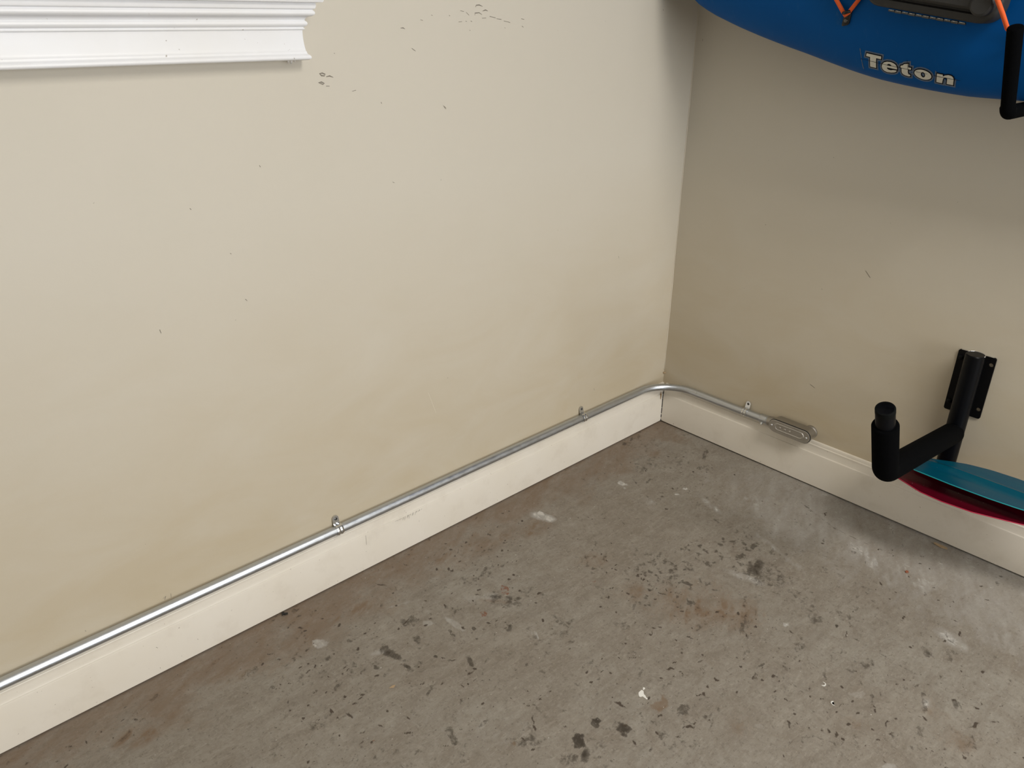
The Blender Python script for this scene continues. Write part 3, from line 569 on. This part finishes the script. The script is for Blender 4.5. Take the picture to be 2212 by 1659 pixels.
bm = bmesh.new(); loft(bm, [(-0.0440, stadium(Y0 + 0.0017, Y1 - 0.0017, BZ, 0.0213)), (-0.0462, stadium(Y0 + 0.0017, Y1 - 0.0017, BZ, 0.0213))]); setp(obj('gasket', bm, M['gasket'], None), body)
bm = bmesh.new(); loft(bm, [(-0.0462, stadium(Y0 + 0.0004, Y1 - 0.0004, BZ, 0.0199)), (-0.0482, stadium(Y0 + 0.0004, Y1 - 0.0004, BZ, 0.0199)), (-0.0488, stadium(Y0 - 0.0004, Y1 + 0.0004, BZ, 0.0191)),
     (-0.0488, stadium(Y0 - 0.0175, Y1 + 0.0175, BZ, 0.0120)), (-0.0502, stadium(Y0 - 0.0190, Y1 + 0.0190, BZ, 0.0108)), (-0.0502, stadium(Y0 - 0.0225, Y1 + 0.0225, BZ, 0.0085)), (-0.0490, stadium(Y0 - 0.0240, Y1 + 0.0240, BZ, 0.0070))])
cover = setp(obj('cover', bm, M['alu_cover'], None, sharp=30), body)
# raised round knobs pressed into the cover field
bm = bmesh.new()
for y in (-0.474, -0.490, -0.506): add_tube(bm, [(-0.0488, y, BZ), (-0.0498, y, BZ)], [0.0036, 0.0028], 14)
e = obj('cover_bosses', bm, M['alu_cover'], None, True); e.parent = cover; tag(e, kind='stuff')
for y in (Y0 - 0.0095, Y1 + 0.0105):
    bm = bmesh.new(); add_tube(bm, [(-0.0482, y, BZ), (-0.0503, y, BZ), (-0.0510, y, BZ)], [0.0034, 0.0032, 0.0020], 12)
    o = obj('screw', bm, M['zinc'], None, True); o.parent = cover

# pipe straps: built on a pipe running along x in front of plane y=0, at x=0
def strap_parts():
    Wd = 0.0175; prof = []           # across the band: (x, lift) with two rolled ribs
    for i in range(17):
        f = i / 16; prof.append(((f - 0.5) * Wd, 0.0011 * (0.5 - 0.5 * math.cos(4 * math.pi * f)) * (1 if 0.02 < f < 0.98 else 0)))
    r = CR + 0.0006; pth = []
    for i in range(29):              # from under the pipe round the front to the top
        a = math.radians(-115 + 235 * i / 28); pth.append(((CO - r * math.cos(a), CZ + r * math.sin(a)), (-math.cos(a), math.sin(a)), 1.0))
    bm = bmesh.new(); rows = []; back = []
    for (p, nrm, k) in pth:
        rows.append([bm.verts.new((x, p[0] + nrm[0] * (0.0013 + h * k), p[1] + nrm[1] * (0.0013 + h * k))) for x, h in prof])
        back.append([bm.verts.new((x, p[0] + nrm[0] * h * k * 0.5, p[1] + nrm[1] * h * k * 0.5)) for x, h in prof])
    n = len(prof)
    for R_ in (rows, back):
        for a, b in zip(R_, R_[1:]):
            for i in range(n - 1): bm.faces.new((a[i], a[i + 1], b[i + 1], b[i]))
    for a, b in zip(zip(rows, back), list(zip(rows, back))[1:]):
        for i in (0, n - 1): bm.faces.new((a[0][i], b[0][i], b[1][i], a[1][i]))
    for k in (0, -1):
        for i in range(n - 1): bm.faces.new((rows[k][i], rows[k][i + 1], back[k][i + 1], back[k][i]))
    yield 'band', bm, 'zinc', 40
    # tab: flat tongue on the wall with a rounded top, leaning out slightly where it meets the band
    bm = bmesh.new(); out = [(-0.0083, 0.1655), (0.0083, 0.1655), (0.0083, 0.1845)]
    for i in range(1, 10):
        a = math.pi * i / 10; out.append((0.0083 * math.cos(a), 0.1845 + 0.0083 * math.sin(a)))
    out.append((-0.0083, 0.1845))
    A, B, fs = add_prism(bm, out, 1, -0.0018, -0.0036)
    for v in bm.verts:
        v.co.y -= max(0, (0.1745 - v.co.z)) * 0.55 + (v.co.x / 0.0083) ** 2 * 0.0004
    yield 'tab', bm, 'zinc', 40
    bm = bmesh.new(); add_tube(bm, [(0, -0.0030, 0.1835), (0, -0.0052, 0.1835), (0, -0.0062, 0.1835)], [0.0046, 0.0042, 0.0022], 14)
    yield 'screw', bm, 'steel_dark', 40
strap = tag(empty('pipe_strap', (0, 0, 0)), 'zinc one-hole strap on the conduit nearest the camera, along the left wall', 'pipe strap', 'straps holding the conduit')
sp = [obj(n, b, M[mt], strap, sharp=s) for n, b, mt, s in strap_parts()]
strap.location = (-1.302, 0, 0)
def dup(root):
    r = root.copy(); col.objects.link(r)
    for c in root.children:
        k = c.copy(); col.objects.link(k); k.parent = r
    return r
s2 = dup(strap); s2.location = (-0.424, 0, 0); s2['label'] = 'zinc one-hole strap on the left-wall conduit just before the corner bend'
s3 = dup(strap); s3.rotation_euler = (0, 0, math.radians(-90)); s3.location = (0, -0.335, 0); s3['label'] = 'zinc one-hole strap on the right-wall conduit beside the oval box'

# ------------------------------------------------------------------ lower rack arm
YC = -0.9300
lower_rack = tag(empty('wall_rack_arm', (0, YC, 0.22)), 'thick black foam-padded rack arm with square wall plate low on the right wall', 'rack', 'black rack arms on the right wall')
# plate with two open holes on its right
def plate(y0, y1, z0, z1, holes, x0=-0.0005, x1=-0.0050):
    bm = bmesh.new(); rc = 0.005; out = []
    for cy, cz, a0 in ((y0 - rc, z1 - rc, 0), (y1 + rc, z1 - rc, 90), (y1 + rc, z0 + rc, 180), (y0 - rc, z0 + rc, 270)):
        for i in range(5):
            a = math.radians(a0 + 90 * i / 4); out.append((cy + rc * math.cos(a), cz + rc * math.sin(a)))
    ov = [bm.verts.new((x1, y, z)) for y, z in out]
    eds = [bm.edges.new((ov[i], ov[(i + 1) % len(ov)])) for i in range(len(ov))]
    for hy, hz, hr in holes:
        hv = [bm.verts.new((x1, hy + hr * math.cos(2 * math.pi * k / 16), hz + hr * math.sin(2 * math.pi * k / 16))) for k in range(16)]
        eds += [bm.edges.new((hv[i], hv[(i + 1) % 16])) for i in range(16)]
    bmesh.ops.triangle_fill(bm, edges=eds, use_beauty=True)
    r = bmesh.ops.extrude_face_region(bm, geom=list(bm.faces))
    for v in [g for g in r['geom'] if isinstance(g, bmesh.types.BMVert)]: v.co.x = x0
    return bm
pl = setp(obj('mounting_plate', plate(-0.884, -0.971, 0.377, 0.543, [(-0.9625, 0.523, 0.0052), (-0.9625, 0.401, 0.0052)]), M['black_plate'], None), lower_rack)
for z in (0.523, 0.401):
    bm = bmesh.new(); add_tube(bm, [(-0.004, -0.8935, z), (-0.0075, -0.8935, z), (-0.0095, -0.8935, z)], [0.0068, 0.0062, 0.0032], 6 * 3)
    o = obj('bolt', bm, M['black_tube'], None, sharp=30); o.parent = pl
XT = -0.0290; TR = 0.0225
bm = bmesh.new(); add_tube(bm, [(XT, YC, 0.548), (XT, YC, 0.5465), (XT, YC, 0.23)], [TR * 0.86, TR, TR], 32); setp(obj('post', bm, M['black_tube'], None, sharp=50), lower_rack)
bm = bmesh.new(); add_tube(bm, [(XT, YC, 0.5470), (XT, YC, 0.5492)], [TR * 0.98, TR * 0.90], 32); setp(obj('post_cap', bm, M['black_tube'], None, sharp=40), lower_rack)
bm = bmesh.new(); add_tube(bm, [(XT - TR * 0.93 * math.cos(a), YC + TR * 0.93 * math.sin(a), 0.5490) for a in np.linspace(math.radians(110), math.radians(280), 16)], 0.0009, 8); setp(obj('rim_highlight', bm, M['zinc'], None, True), lower_rack)  # highlight on the cap's back rim, modelled as a bright bead
bm = bmesh.new(); add_box(bm, -0.0048, -0.0008, -0.9650, -0.8900, 0.5426, 0.5434); o = obj('bright_edge', bm, M['zinc'], None); o.parent = pl  # thin bright strip along the plate's top edge
EL = (-0.456, YC, 0.392); RT = (XT, YC, 0.333); TP = (-0.540, YC, 0.573)
arm = bend(RT, EL, TP, 0.034, 18)
# foam sleeve covers the arm and the lower part of the upright
def cut(path, keep):
    P_ = [Vector(p) for p in path]; out = [P_[0]]; L_ = 0; tot = sum((b - a).length for a, b in zip(P_, P_[1:])); end = tot - keep
    for a, b in zip(P_, P_[1:]):
        l = (b - a).length
        if L_ + l >= end: out.append(a + (b - a) * ((end - L_) / l)); break
        out.append(b); L_ += l
    return out
bm = bmesh.new(); add_tube(bm, arm, 0.0195, 28, True, 0.003); setp(obj('arm_tube', bm, M['black_tube'], None, sharp=40), lower_rack)
fp = cut(arm, 0.050); fp[0] = fp[0] + (fp[1] - fp[0]).normalized() * 0.012
bm = bmesh.new(); add_tube(bm, fp, 0.0270, 32, True, 0.004); setp(obj('foam_sleeve', bm, M['foam'], None, sharp=55), lower_rack)
tv = (Vector(arm[-1]) - Vector(arm[-2])).normalized()
bm = bmesh.new(); e1 = Vector(arm[-1]); add_tube(bm, [e1 - tv * 0.010, e1 + tv * 0.0015], 0.0199, 28, True, 0.0015); setp(obj('end_cap', bm, M['cap'], None, sharp=40), lower_rack)

# ------------------------------------------------------------------ upper rack arm
YU = -0.930
upper_rack = tag(empty('wall_rack_arm', (0, YU, 1.09)), 'slim black padded hook holding up the blue kayak at the right edge', 'rack', 'black rack arms on the right wall')
setp(obj('mounting_plate', plate(YU + 0.03, YU - 0.03, 1.105, 1.255, [(YU, 1.240, 0.004), (YU, 1.180, 0.004)]), M['black_plate'], None), upper_rack)
EU = (-0.262, YU, 1.1270); TU = (-0.338, YU, 1.277)
ua = bend((-0.004, YU, 1.127), EU, TU, 0.022, 10)
bm = bmesh.new(); add_tube(bm, ua, 0.0105, 20); setp(obj('arm_tube', bm, M['black_tube'], None, sharp=40), upper_rack)
fu = [Vector((-0.02, YU, 1.127))] + ua[1:]
bm = bmesh.new(); add_tube(bm, fu, [0.0142] * (len(fu) - 2) + [0.0128, 0.0138], 24, True, 0.003); setp(obj('foam_sleeve', bm, M['foam'], None, sharp=50), upper_rack)

# ------------------------------------------------------------------ kayak, hung on its side, deck outward
KX, KZ, TIP = -0.163, 1.515, -0.030
def interp(tab, s):
    return float(np.interp(s, [a for a, _ in tab], [b for _, b in tab]))
WT = [(0, .0), (.006, .055), (.02, .100), (.045, .145), (.080, .185), (.14, .2145), (.219, .243), (.29, .2655), (.355, .2840), (.42, .3010), (.48, .3180), (.54, .3340), (.595, .3465), (.65, .3555), (.70, .3620), (.75, .3675), (.796, .3715), (.9, .3730), (1.05, .374), (1.3, .378), (1.6, .380), (1.9, .375), (2.2, .350), (2.5, .300), (2.75, .230), (2.92, .145), (2.98, .08), (3.0, .0)]
HT = [(0, .004), (.01, .03), (.05, .058), (.12, .080), (.25, .100), (.5, .118), (.9, .126), (1.6, .128), (2.4, .11), (2.8, .08), (2.97, .04), (3.0, .004)]
def smooth_tab(tab, n=600):
    s = np.linspace(0, 3.0, n); y = np.interp(s, [a for a, _ in tab], [b for _, b in tab])
    k = np.array([1, 2, 3, 4, 3, 2, 1.]); k /= k.sum(); yy = y.copy()
    yy[8:-8] = np.convolve(y, k, 'same')[8:-8]
    return list(zip(s, yy))
WT, HT = smooth_tab(WT), smooth_tab(HT)
def kayak_mesh():
    ss = np.concatenate([np.array([0.0004, 0.002, 0.005, 0.01, 0.018, 0.03]), np.linspace(0.045, 2.96, 110), np.array([2.975, 2.99, 2.998, 2.9996])])
    bm = bmesh.new(); rings = []; m = 96
    for s in ss:
        w, h = interp(WT, s), interp(HT, s); ring = []
        for k in range(m):
            a = 2 * math.pi * k / m; c, sn = math.cos(a), math.sin(a)
            x = KX - h * math.copysign(abs(c) ** 0.82, c) * (1.0 if c > 0 else 1.05); z = KZ + w * math.copysign(abs(sn) ** 0.94, sn)
            ring.append(bm.verts.new((x, TIP - s, z)))
        rings.append(ring)
    for a, b in zip(rings, rings[1:]):
        for k in range(m): bm.faces.new((a[k], a[(k + 1) % m], b[(k + 1) % m], b[k]))
    bm.faces.new(rings[0]); bm.faces.new(rings[-1])
    return bm
kayak = tag(empty('kayak', (KX, TIP - 1.5, KZ - 0.38)), 'blue plastic kayak hung on its side against the right wall', 'kayak')
kb = kayak_mesh(); bmesh.ops.recalc_face_normals(kb, faces=kb.faces)
bvh = BVHTree.FromBMesh(kb)
hull = setp(obj('hull', kb, M['kayak'], None, True), kayak)
def on_deck(y, z, lift=0.0):
    h = bvh.ray_cast(Vector((-1.5, y, z)), Vector((1, 0, 0)))
    n = h[1] if h[1].x < 0 else -h[1]
    return h[0] + n * lift

def decal(name, loops, off, lift, mat, parent):
    """flat sticker shape (with holes), grown by off, laid onto the curved hull"""
    bm = bmesh.new(); eds = []
    for li, l in enumerate(loops):
        P_ = [Vector((p[0], p[1])) for p in l]
        ar = sum(a.x * b.y - b.x * a.y for a, b in zip(P_, P_[1:] + P_[:1]))
        sgn = (1 if ar > 0 else -1) * (1 if li == 0 else -1)
        Q = []; n = len(P_)
        for i in range(n):
            a, b, c = P_[i - 1], P_[i], P_[(i + 1) % n]
            d1 = (b - a).normalized(); d2 = (c - b).normalized()
            n1 = Vector((d1.y, -d1.x)) * sgn; n2 = Vector((d2.y, -d2.x)) * sgn
            mm = n1 + n2; mm = mm.normalized() if mm.length > 1e-5 else n1
            k = off / max(0.55, mm.dot(n1)); Q.append(b + mm * k)
        if li > 0 and off > 0.004: continue
        vsx = [bm.verts.new((0, q.x, q.y)) for q in Q]
        eds += [bm.edges.new((vsx[i], vsx[(i + 1) % n])) for i in range(n)]
    bmesh.ops.triangle_fill(bm, edges=eds, use_beauty=True)
    for _ in range(2):
        long_ = [e for e in bm.edges if e.calc_length() > 0.006]
        if long_: bmesh.ops.subdivide_edges(bm, edges=long_, cuts=1)
        bmesh.ops.triangulate(bm, faces=bm.faces)
    for v in bm.verts: v.co = on_deck(v.co.y, v.co.z, lift)
    me = bpy.data.meshes.new(name); 
    for f in bm.faces:
        if f.normal.x > 0: f.normal_flip()
    bm.to_mesh(me); bm.free()
    return link(name, me, mat, parent)
def lift_loops(loops): return [[(p[0], p[1]) for p in l] for l in loops]
for ci, ch in enumerate(['T', 'e', 't', 'o', 'n']):
    lp = LET[ch]
    a = setp(decal('decal_film', lp, 0.0047, 0.0005, M['halo'], None), kayak)
    b = decal('decal_outline', lp, 0.0019, 0.0009, M['black_vinyl'], None); b.parent = a
    c = decal('decal_letter', lp, 0.0, 0.0013, M['white_vinyl'], None); c.parent = a
    tag(c, 'off-white letter ' + ch)
def hull_stroke(name, lines, w, lift, mat):
    bm = bmesh.new()
    for l in lines:
        pts = []
        for a, b in zip(l, l[1:]):
            for i in range(6): pts.append(Vector(a).lerp(Vector(b), i / 6))
        pts.append(Vector(l[-1])); A, B = [], []
        for i, p in enumerate(pts):
            d = (pts[min(i + 1, len(pts) - 1)] - pts[max(i - 1, 0)]).normalized(); nn = Vector((-d.y, d.x)) * w * random.uniform(0.6, 1.2)
            A.append(bm.verts.new(on_deck(*(p + nn), lift))); B.append(bm.verts.new(on_deck(*(p - nn), lift)))
        for i in range(len(pts) - 1): bm.faces.new((A[i], A[i + 1], B[i + 1], B[i]))
    return obj(name, bm, mat)
setp(hull_stroke('decal_cracks', LINES[:4], 0.00035, 0.0017, M['black_vinyl']), kayak)
setp(hull_stroke('decal_film_edge', LINES[4:], 0.0010, 0.0006, M['halo']), kayak)

# deck hatch: dark grey box lid in a rim, with a hinge strip on its lower side
ha = math.radians(9.0)      # follows the gunwale: falls towards -y
HC = Vector((-0.2870, -0.767, 1.3985))
Rh = Matrix.Translation(HC) @ Matrix.Rotation(ha, 4, 'X') 
def hpt(y, z, x=0): return Rh @ Vector((x, y, z))
def rrect(hw, hh, r, n=6):
    out = []
    for cy, cz, a0 in ((hw - r, hh - r, 0), (-hw + r, hh - r, 90), (-hw + r, -hh + r, 180), (hw - r, -hh + r, 270)):
        for i in range(n + 1):
            a = math.radians(a0 + 90 * i / n); out.append((cy + r * math.cos(a), cz + r * math.sin(a)))
    return out
def hloft(bm, secs):
    rings = [[bm.verts.new(hpt(y, z, x)) for y, z in o] for x, o in secs]
    n = len(rings[0])
    for a, b in zip(rings, rings[1:]):
        for k in range(n): bm.faces.new((a[k], a[(k + 1) % n], b[(k + 1) % n], b[k]))
    bm.faces.new(rings[0]); bm.faces.new(rings[-1])
HW, HH = 0.134, 0.100
bm = bmesh.new(); hloft(bm, [(0.03, rrect(HW, HH, 0.035)), (-0.014, rrect(HW, HH, 0.035)), (-0.020, rrect(HW - 0.002, HH - 0.002, 0.034)), (-0.023, rrect(HW - 0.006, HH - 0.006, 0.032)), (-0.023, rrect(HW - 0.014, HH - 0.014, 0.026)), (-0.016, rrect(HW - 0.017, HH - 0.017, 0.024))])
hatch = setp(obj('hatch', bm, M['hatch'], None, sharp=40), kayak)
bm = bmesh.new(); hloft(bm, [(-0.010, rrect(HW - 0.019, HH - 0.019, 0.022)), (-0.030, rrect(HW - 0.021, HH - 0.021, 0.022)), (-0.035, rrect(HW - 0.026, HH - 0.026, 0.018))])
bm2 = bm; add_tube(bm, [hpt(-HW + 0.030, -HH + 0.034, -0.012), hpt(-HW + 0.030, -HH + 0.034, -0.038), hpt(-HW + 0.030, -HH + 0.034, -0.042)], [0.021, 0.021, 0.017], 24)
o = obj('hatch_lid', bm, M['hatch'], None, sharp=40); o.parent = hatch; o.matrix_parent_inverse = hatch.matrix_parent_inverse.inverted() @ hatch.matrix_parent_inverse
bm = bmesh.new()
for k in range(11):
    y0 = 0.075 - k * 0.0142; rr = 0.0030 if k % 2 else 0.0022
    add_tube(bm, [hpt(y0, -HH - 0.004, -0.012), hpt(y0 - 0.0132, -HH - 0.004, -0.012)], rr, 10)
o = obj('hinge', bm, M['steel_dark'], None, sharp=40); o.parent = hatch
bm = bmesh.new()
for k in range(11):
    y0 = 0.075 - k * 0.0142; add_box_pts = None
    add_tube(bm, [hpt(y0 - 0.001, -HH - 0.0025, -0.0150), hpt(y0 - 0.0122, -HH - 0.0025, -0.0150)], 0.0006, 6)
o = obj('hinge_edge', bm, M['zinc'], None, True); o.parent = hatch

# bungee cords and their pad eye
def cord(name, pts, r=0.0043):
    P_ = [Vector(p) for p in pts]; bm = bmesh.new(); add_tube(bm, P_, r, 12); return setp(obj(name, bm, M['cord'], None, True), kayak)
pc = on_deck(-0.5725, 1.2935, 0.0)
cord('bungee_cord', [on_deck(-0.468, 1.430, 0.006), on_deck(-0.520, 1.364, 0.006), on_deck(-0.5480, 1.3285, 0.0065), on_deck(-0.5665, 1.3060, 0.0085), on_deck(-0.5720, 1.3005, 0.0100), on_deck(-0.5780, 1.3045, 0.0085), on_deck(-0.5970, 1.3280, 0.0065), on_deck(-0.622, 1.358, 0.007), on_deck(-0.640, 1.380, 0.03)])
cord('bungee_cord', [(-0.333, -0.815, 1.440), (-0.334, -0.852, 1.380), (-0.334, -0.8876, 1.3234), (-0.320, -0.8972, 1.3007), (-0.302, -0.9050, 1.2768), on_deck(-0.914, 1.262, 0.008), on_deck(-0.922, 1.248, 0.006)])
bm = bmesh.new(); hs = []
def ppt(u, v, l):  # local frame of the clip: v downwards along the hull, slightly tilted
    a = math.radians(12); y = -0.5725 + (u * math.cos(a) - v * math.sin(a)) * -1; z = 1.2950 - (u * math.sin(a) * -1 + v * math.cos(a)); return on_deck(y, z, l)
outl = []
for cy, cz, a0 in ((0.0045, 0.0125, 0), (-0.0045, 0.0125, 90), (-0.0045, -0.0105, 180), (0.0045, -0.0105, 270)):
    for i in range(5):
        a = math.radians(a0 + 90 * i / 4); outl.append((cy + 0.0040 * math.cos(a), cz + 0.0040 * math.sin(a)))
rings = [[bm.verts.new(ppt(u * sc, v * sc, l)) for u, v in outl] for l, sc in ((0.0, 1.0), (0.0045, 1.0), (0.0058, 0.86))]
for a, b in zip(rings, rings[1:]):
    for k in range(len(a)): bm.faces.new((a[k], a[(k + 1) % len(a)], b[(k + 1) % len(a)], b[k]))
bm.faces.new(rings[0]); bm.faces.new(rings[-1])
pe = setp(obj('pad_eye', bm, M['clip'], None, sharp=40), kayak)
bm = bmesh.new(); add_tube(bm, [ppt(-0.007, -0.010, 0.003), ppt(-0.0065, -0.012, 0.012), ppt(0.0, -0.012, 0.0165), ppt(0.0065, -0.012, 0.012), ppt(0.007, -0.010, 0.003)], 0.0034, 10)
o = obj('loop', bm, M['clip'], None, True); o.parent = pe
bm = bmesh.new(); add_tube(bm, [ppt(0, 0.006, 0.004), ppt(0, 0.006, 0.0066), ppt(0, 0.006, 0.0072)], [0.0044, 0.0042, 0.0024], 12)
o = obj('screw', bm, M['steel_dark'], None, True); o.parent = pe

# ------------------------------------------------------------------ paddles
def paddle(name, label, tip, axis_slope, outer, inner, Lb, mat, edge, shaft_r=0.0150, spine=0.010, tilt=0.0):
    """blade lies flat; u runs from the tip towards -y; outer = towards the room (-x), inner = towards the wall"""
    tx, ty, tz = tip
    root = tag(empty(name, (tx, ty - 0.6, tz)), label, 'paddle', 'kayak paddles under the lower rack arm')
    us = np.concatenate([[0.0, 0.002, 0.006, 0.012, 0.02], np.linspace(0.032, Lb, 34)])
    def wv(tab, u): return float(np.interp(u, [a for a, _ in tab], [b for _, b in tab]))
    nv = 20
    def surf(u, f, sgn):       # f in -1..1 : inner..outer
        w = wv(outer, u) if f > 0 else wv(inner, u)
        v = f * w; t = 0.0018 * (1 - abs(f) ** 4) + 0.0008
        rid = spine * max(0.0, 1 - abs(v) / 0.018) * min(1, u / 0.10) + 0.10 * abs(v) * 0.35
        if u > Lb * 0.55: rid += 0.010 * ((u - Lb * 0.55) / (Lb * 0.45)) ** 2 * max(0, 1 - abs(v) / 0.03)
        z = tz + axis_slope * u + rid + sgn * t + tilt * v
        return Vector((tx - v, ty - u, z))
    bm = bmesh.new(); top, bot = [], []
    fs_ = [-1 + 2 * k / nv for k in range(nv + 1)]
    for u in us:
        top.append([bm.verts.new(surf(u, f, 1)) for f in fs_]); bot.append([bm.verts.new(surf(u, f, -1)) for f in fs_])
    for R_ in (top, bot):
        for a, b in zip(R_, R_[1:]):
            for i in range(nv): bm.faces.new((a[i], a[i + 1], b[i + 1], b[i]))
    for i in (0, nv):
        for a, b, c, d in zip(top, top[1:], bot[1:], bot): bm.faces.new((a[i], b[i], c[i], d[i]))
    for k in (0, -1):
        for i in range(nv): bm.faces.new((top[k][i], top[k][i + 1], bot[k][i + 1], bot[k][i]))
    bmesh.ops.remove_doubles(bm, verts=bm.verts, dist=1e-5)
    bl = setp(obj('blade', bm, mat, None, sharp=50), root)
    bm = bmesh.new(); pts = [surf(u, 1, 0) for u in us if u < Lb - 0.04]
    add_tube(bm, pts, 0.0013, 8)
    o = obj('edge_bead', bm, edge, None, True); o.parent = bl
    s0 = Vector((tx, ty - Lb + 0.06, tz + axis_slope * (Lb - 0.06) + 0.012)); s1 = Vector((tx, ty - 2.15 + Lb - 0.06, tz + axis_slope * (2.15 - Lb + 0.06) + 0.012))
    bm = bmesh.new(); add_tube(bm, [s0, s1], shaft_r, 20, True, 0.003); setp(obj('shaft', bm, M['black_tube'], None, sharp=40), root)
    # far blade, same outline mirrored
    bm = bmesh.new(); far = bl.data.copy(); bm.free()
    fo = bpy.data.objects.new('blade', far); col.objects.link(fo); fo.parent = root
    Yc = ty - 2.15 / 2; Zc = tz + axis_slope * 2.15 / 2
    for v in far.vertices: v.co = Vector((v.co.x, 2 * Yc - v.co.y, v.co.z + 2 * axis_slope * (Yc - (2 * Yc - v.co.y))))
    far.flip_normals(); fo.matrix_parent_inverse = Matrix.Translation(-root.location)
    return root
SL = 0.0
paddle('kayak_paddle', 'kayak paddle with a dark red blade, lying lowest behind the rack arm', (-0.138, -0.797, 0.2430), SL,
       [(0, .0), (.004, .020), (.012, .034), (.04, .050), (.085, .067), (.147, .092), (.20, .097), (.267, .090), (.365, .055), (.42, .022), (.46, .014)],
       [(0, .0), (.002, .040), (.006, .060), (.02, .075), (.10, .090), (.2, .093), (.3, .083), (.4, .040), (.43, .018), (.46, .014)], 0.46, M['red'], M['red_edge'])
paddle('kayak_paddle', 'kayak paddle with a teal blade, resting across the red-bladed one', (-0.145, -0.8826, 0.2840), SL,
       [(0, .0), (.004, .030), (.012, .052), (.03, .064), (.12, .068), (.20, .066), (.26, .060), (.36, .040), (.41, .018), (.44, .014)],
       [(0, .0), (.006, .012), (.02, .020), (.05, .032), (.08, .048), (.11, .062), (.16, .074), (.225, .079), (.32, .062), (.39, .025), (.42, .015), (.44, .014)], 0.44, M['teal'], M['teal_edge'])

# ------------------------------------------------------------------ small debris on the floor
def shard(name, label, pts, h, mat, loc, curl=0.0):
    bm = bmesh.new(); A, B, fs = add_prism(bm, pts, 2, 0.0, h)
    bmesh.ops.triangulate(bm, faces=[f for f in bm.faces if len(f.verts) > 4])
    for v in bm.verts: v.co.z += curl * (v.co.x ** 2 + v.co.y ** 2) + 0.0003
    o = obj(name, bm, mat); o.location = (loc[0], loc[1], 0.0); tag(o, label, 'debris', 'small debris on the concrete floor'); return o
def crescent(R, r, a0, a1, off, n=10):
    out = [(R * math.cos(a), R * math.sin(a)) for a in np.linspace(a0, a1, n)]
    out += [(r * math.cos(a) + off[0], r * math.sin(a) + off[1]) for a in np.linspace(a1, a0, n)][1:-1]
    return out
shard('plastic_flake', 'white crescent-shaped flake on the concrete, farther of the two', crescent(0.006, 0.0045, math.radians(170), math.radians(400), (0, 0.001)), 0.0012, M['debris_white'], (-0.724, -0.997))
shard('plastic_flake', 'white crescent-shaped flake on the concrete, nearer of the two', crescent(0.0055, 0.0040, math.radians(20), math.radians(230), (0, -0.001)), 0.0012, M['debris_white'], (-0.757, -1.037))
shard('dry_leaf_bit', 'black crumpled debris touching the left baseboard', [(-0.004, 0.004), (0.001, 0.007), (0.003, 0.001), (0.008, -0.004), (0.006, -0.007), (0.000, -0.004), (-0.002, -0.001), (-0.006, -0.002)], 0.003, M['debris_dark'], (-1.473, -0.0235), 20)
shard('wood_chip', 'tan wood chip below the cream baseboard under the paddles', [(-0.003, 0.018), (0.003, 0.019), (0.006, 0.004), (0.004, -0.014), (-0.002, -0.017), (-0.006, -0.002)], 0.002, M['debris_tan'], (-0.0345, -0.975), 5)
shard('leaf_bit', 'small rusty red leaf bit on the grey floor strip', [(-0.006, 0.0), (-0.001, 0.004), (0.005, 0.002), (0.004, -0.003), (-0.002, -0.004)], 0.0015, plain('dry_red_leaf', (0.30, 0.10, 0.05), 0.7), (-0.211, -0.958), 20)
shard('wood_sliver', 'tan sliver on the floor near the left baseboard', [(-0.007, 0.002), (0.002, 0.003), (0.007, 0.0), (0.001, -0.003)], 0.0015, M['debris_tan'], (-1.41, -0.383), 10)
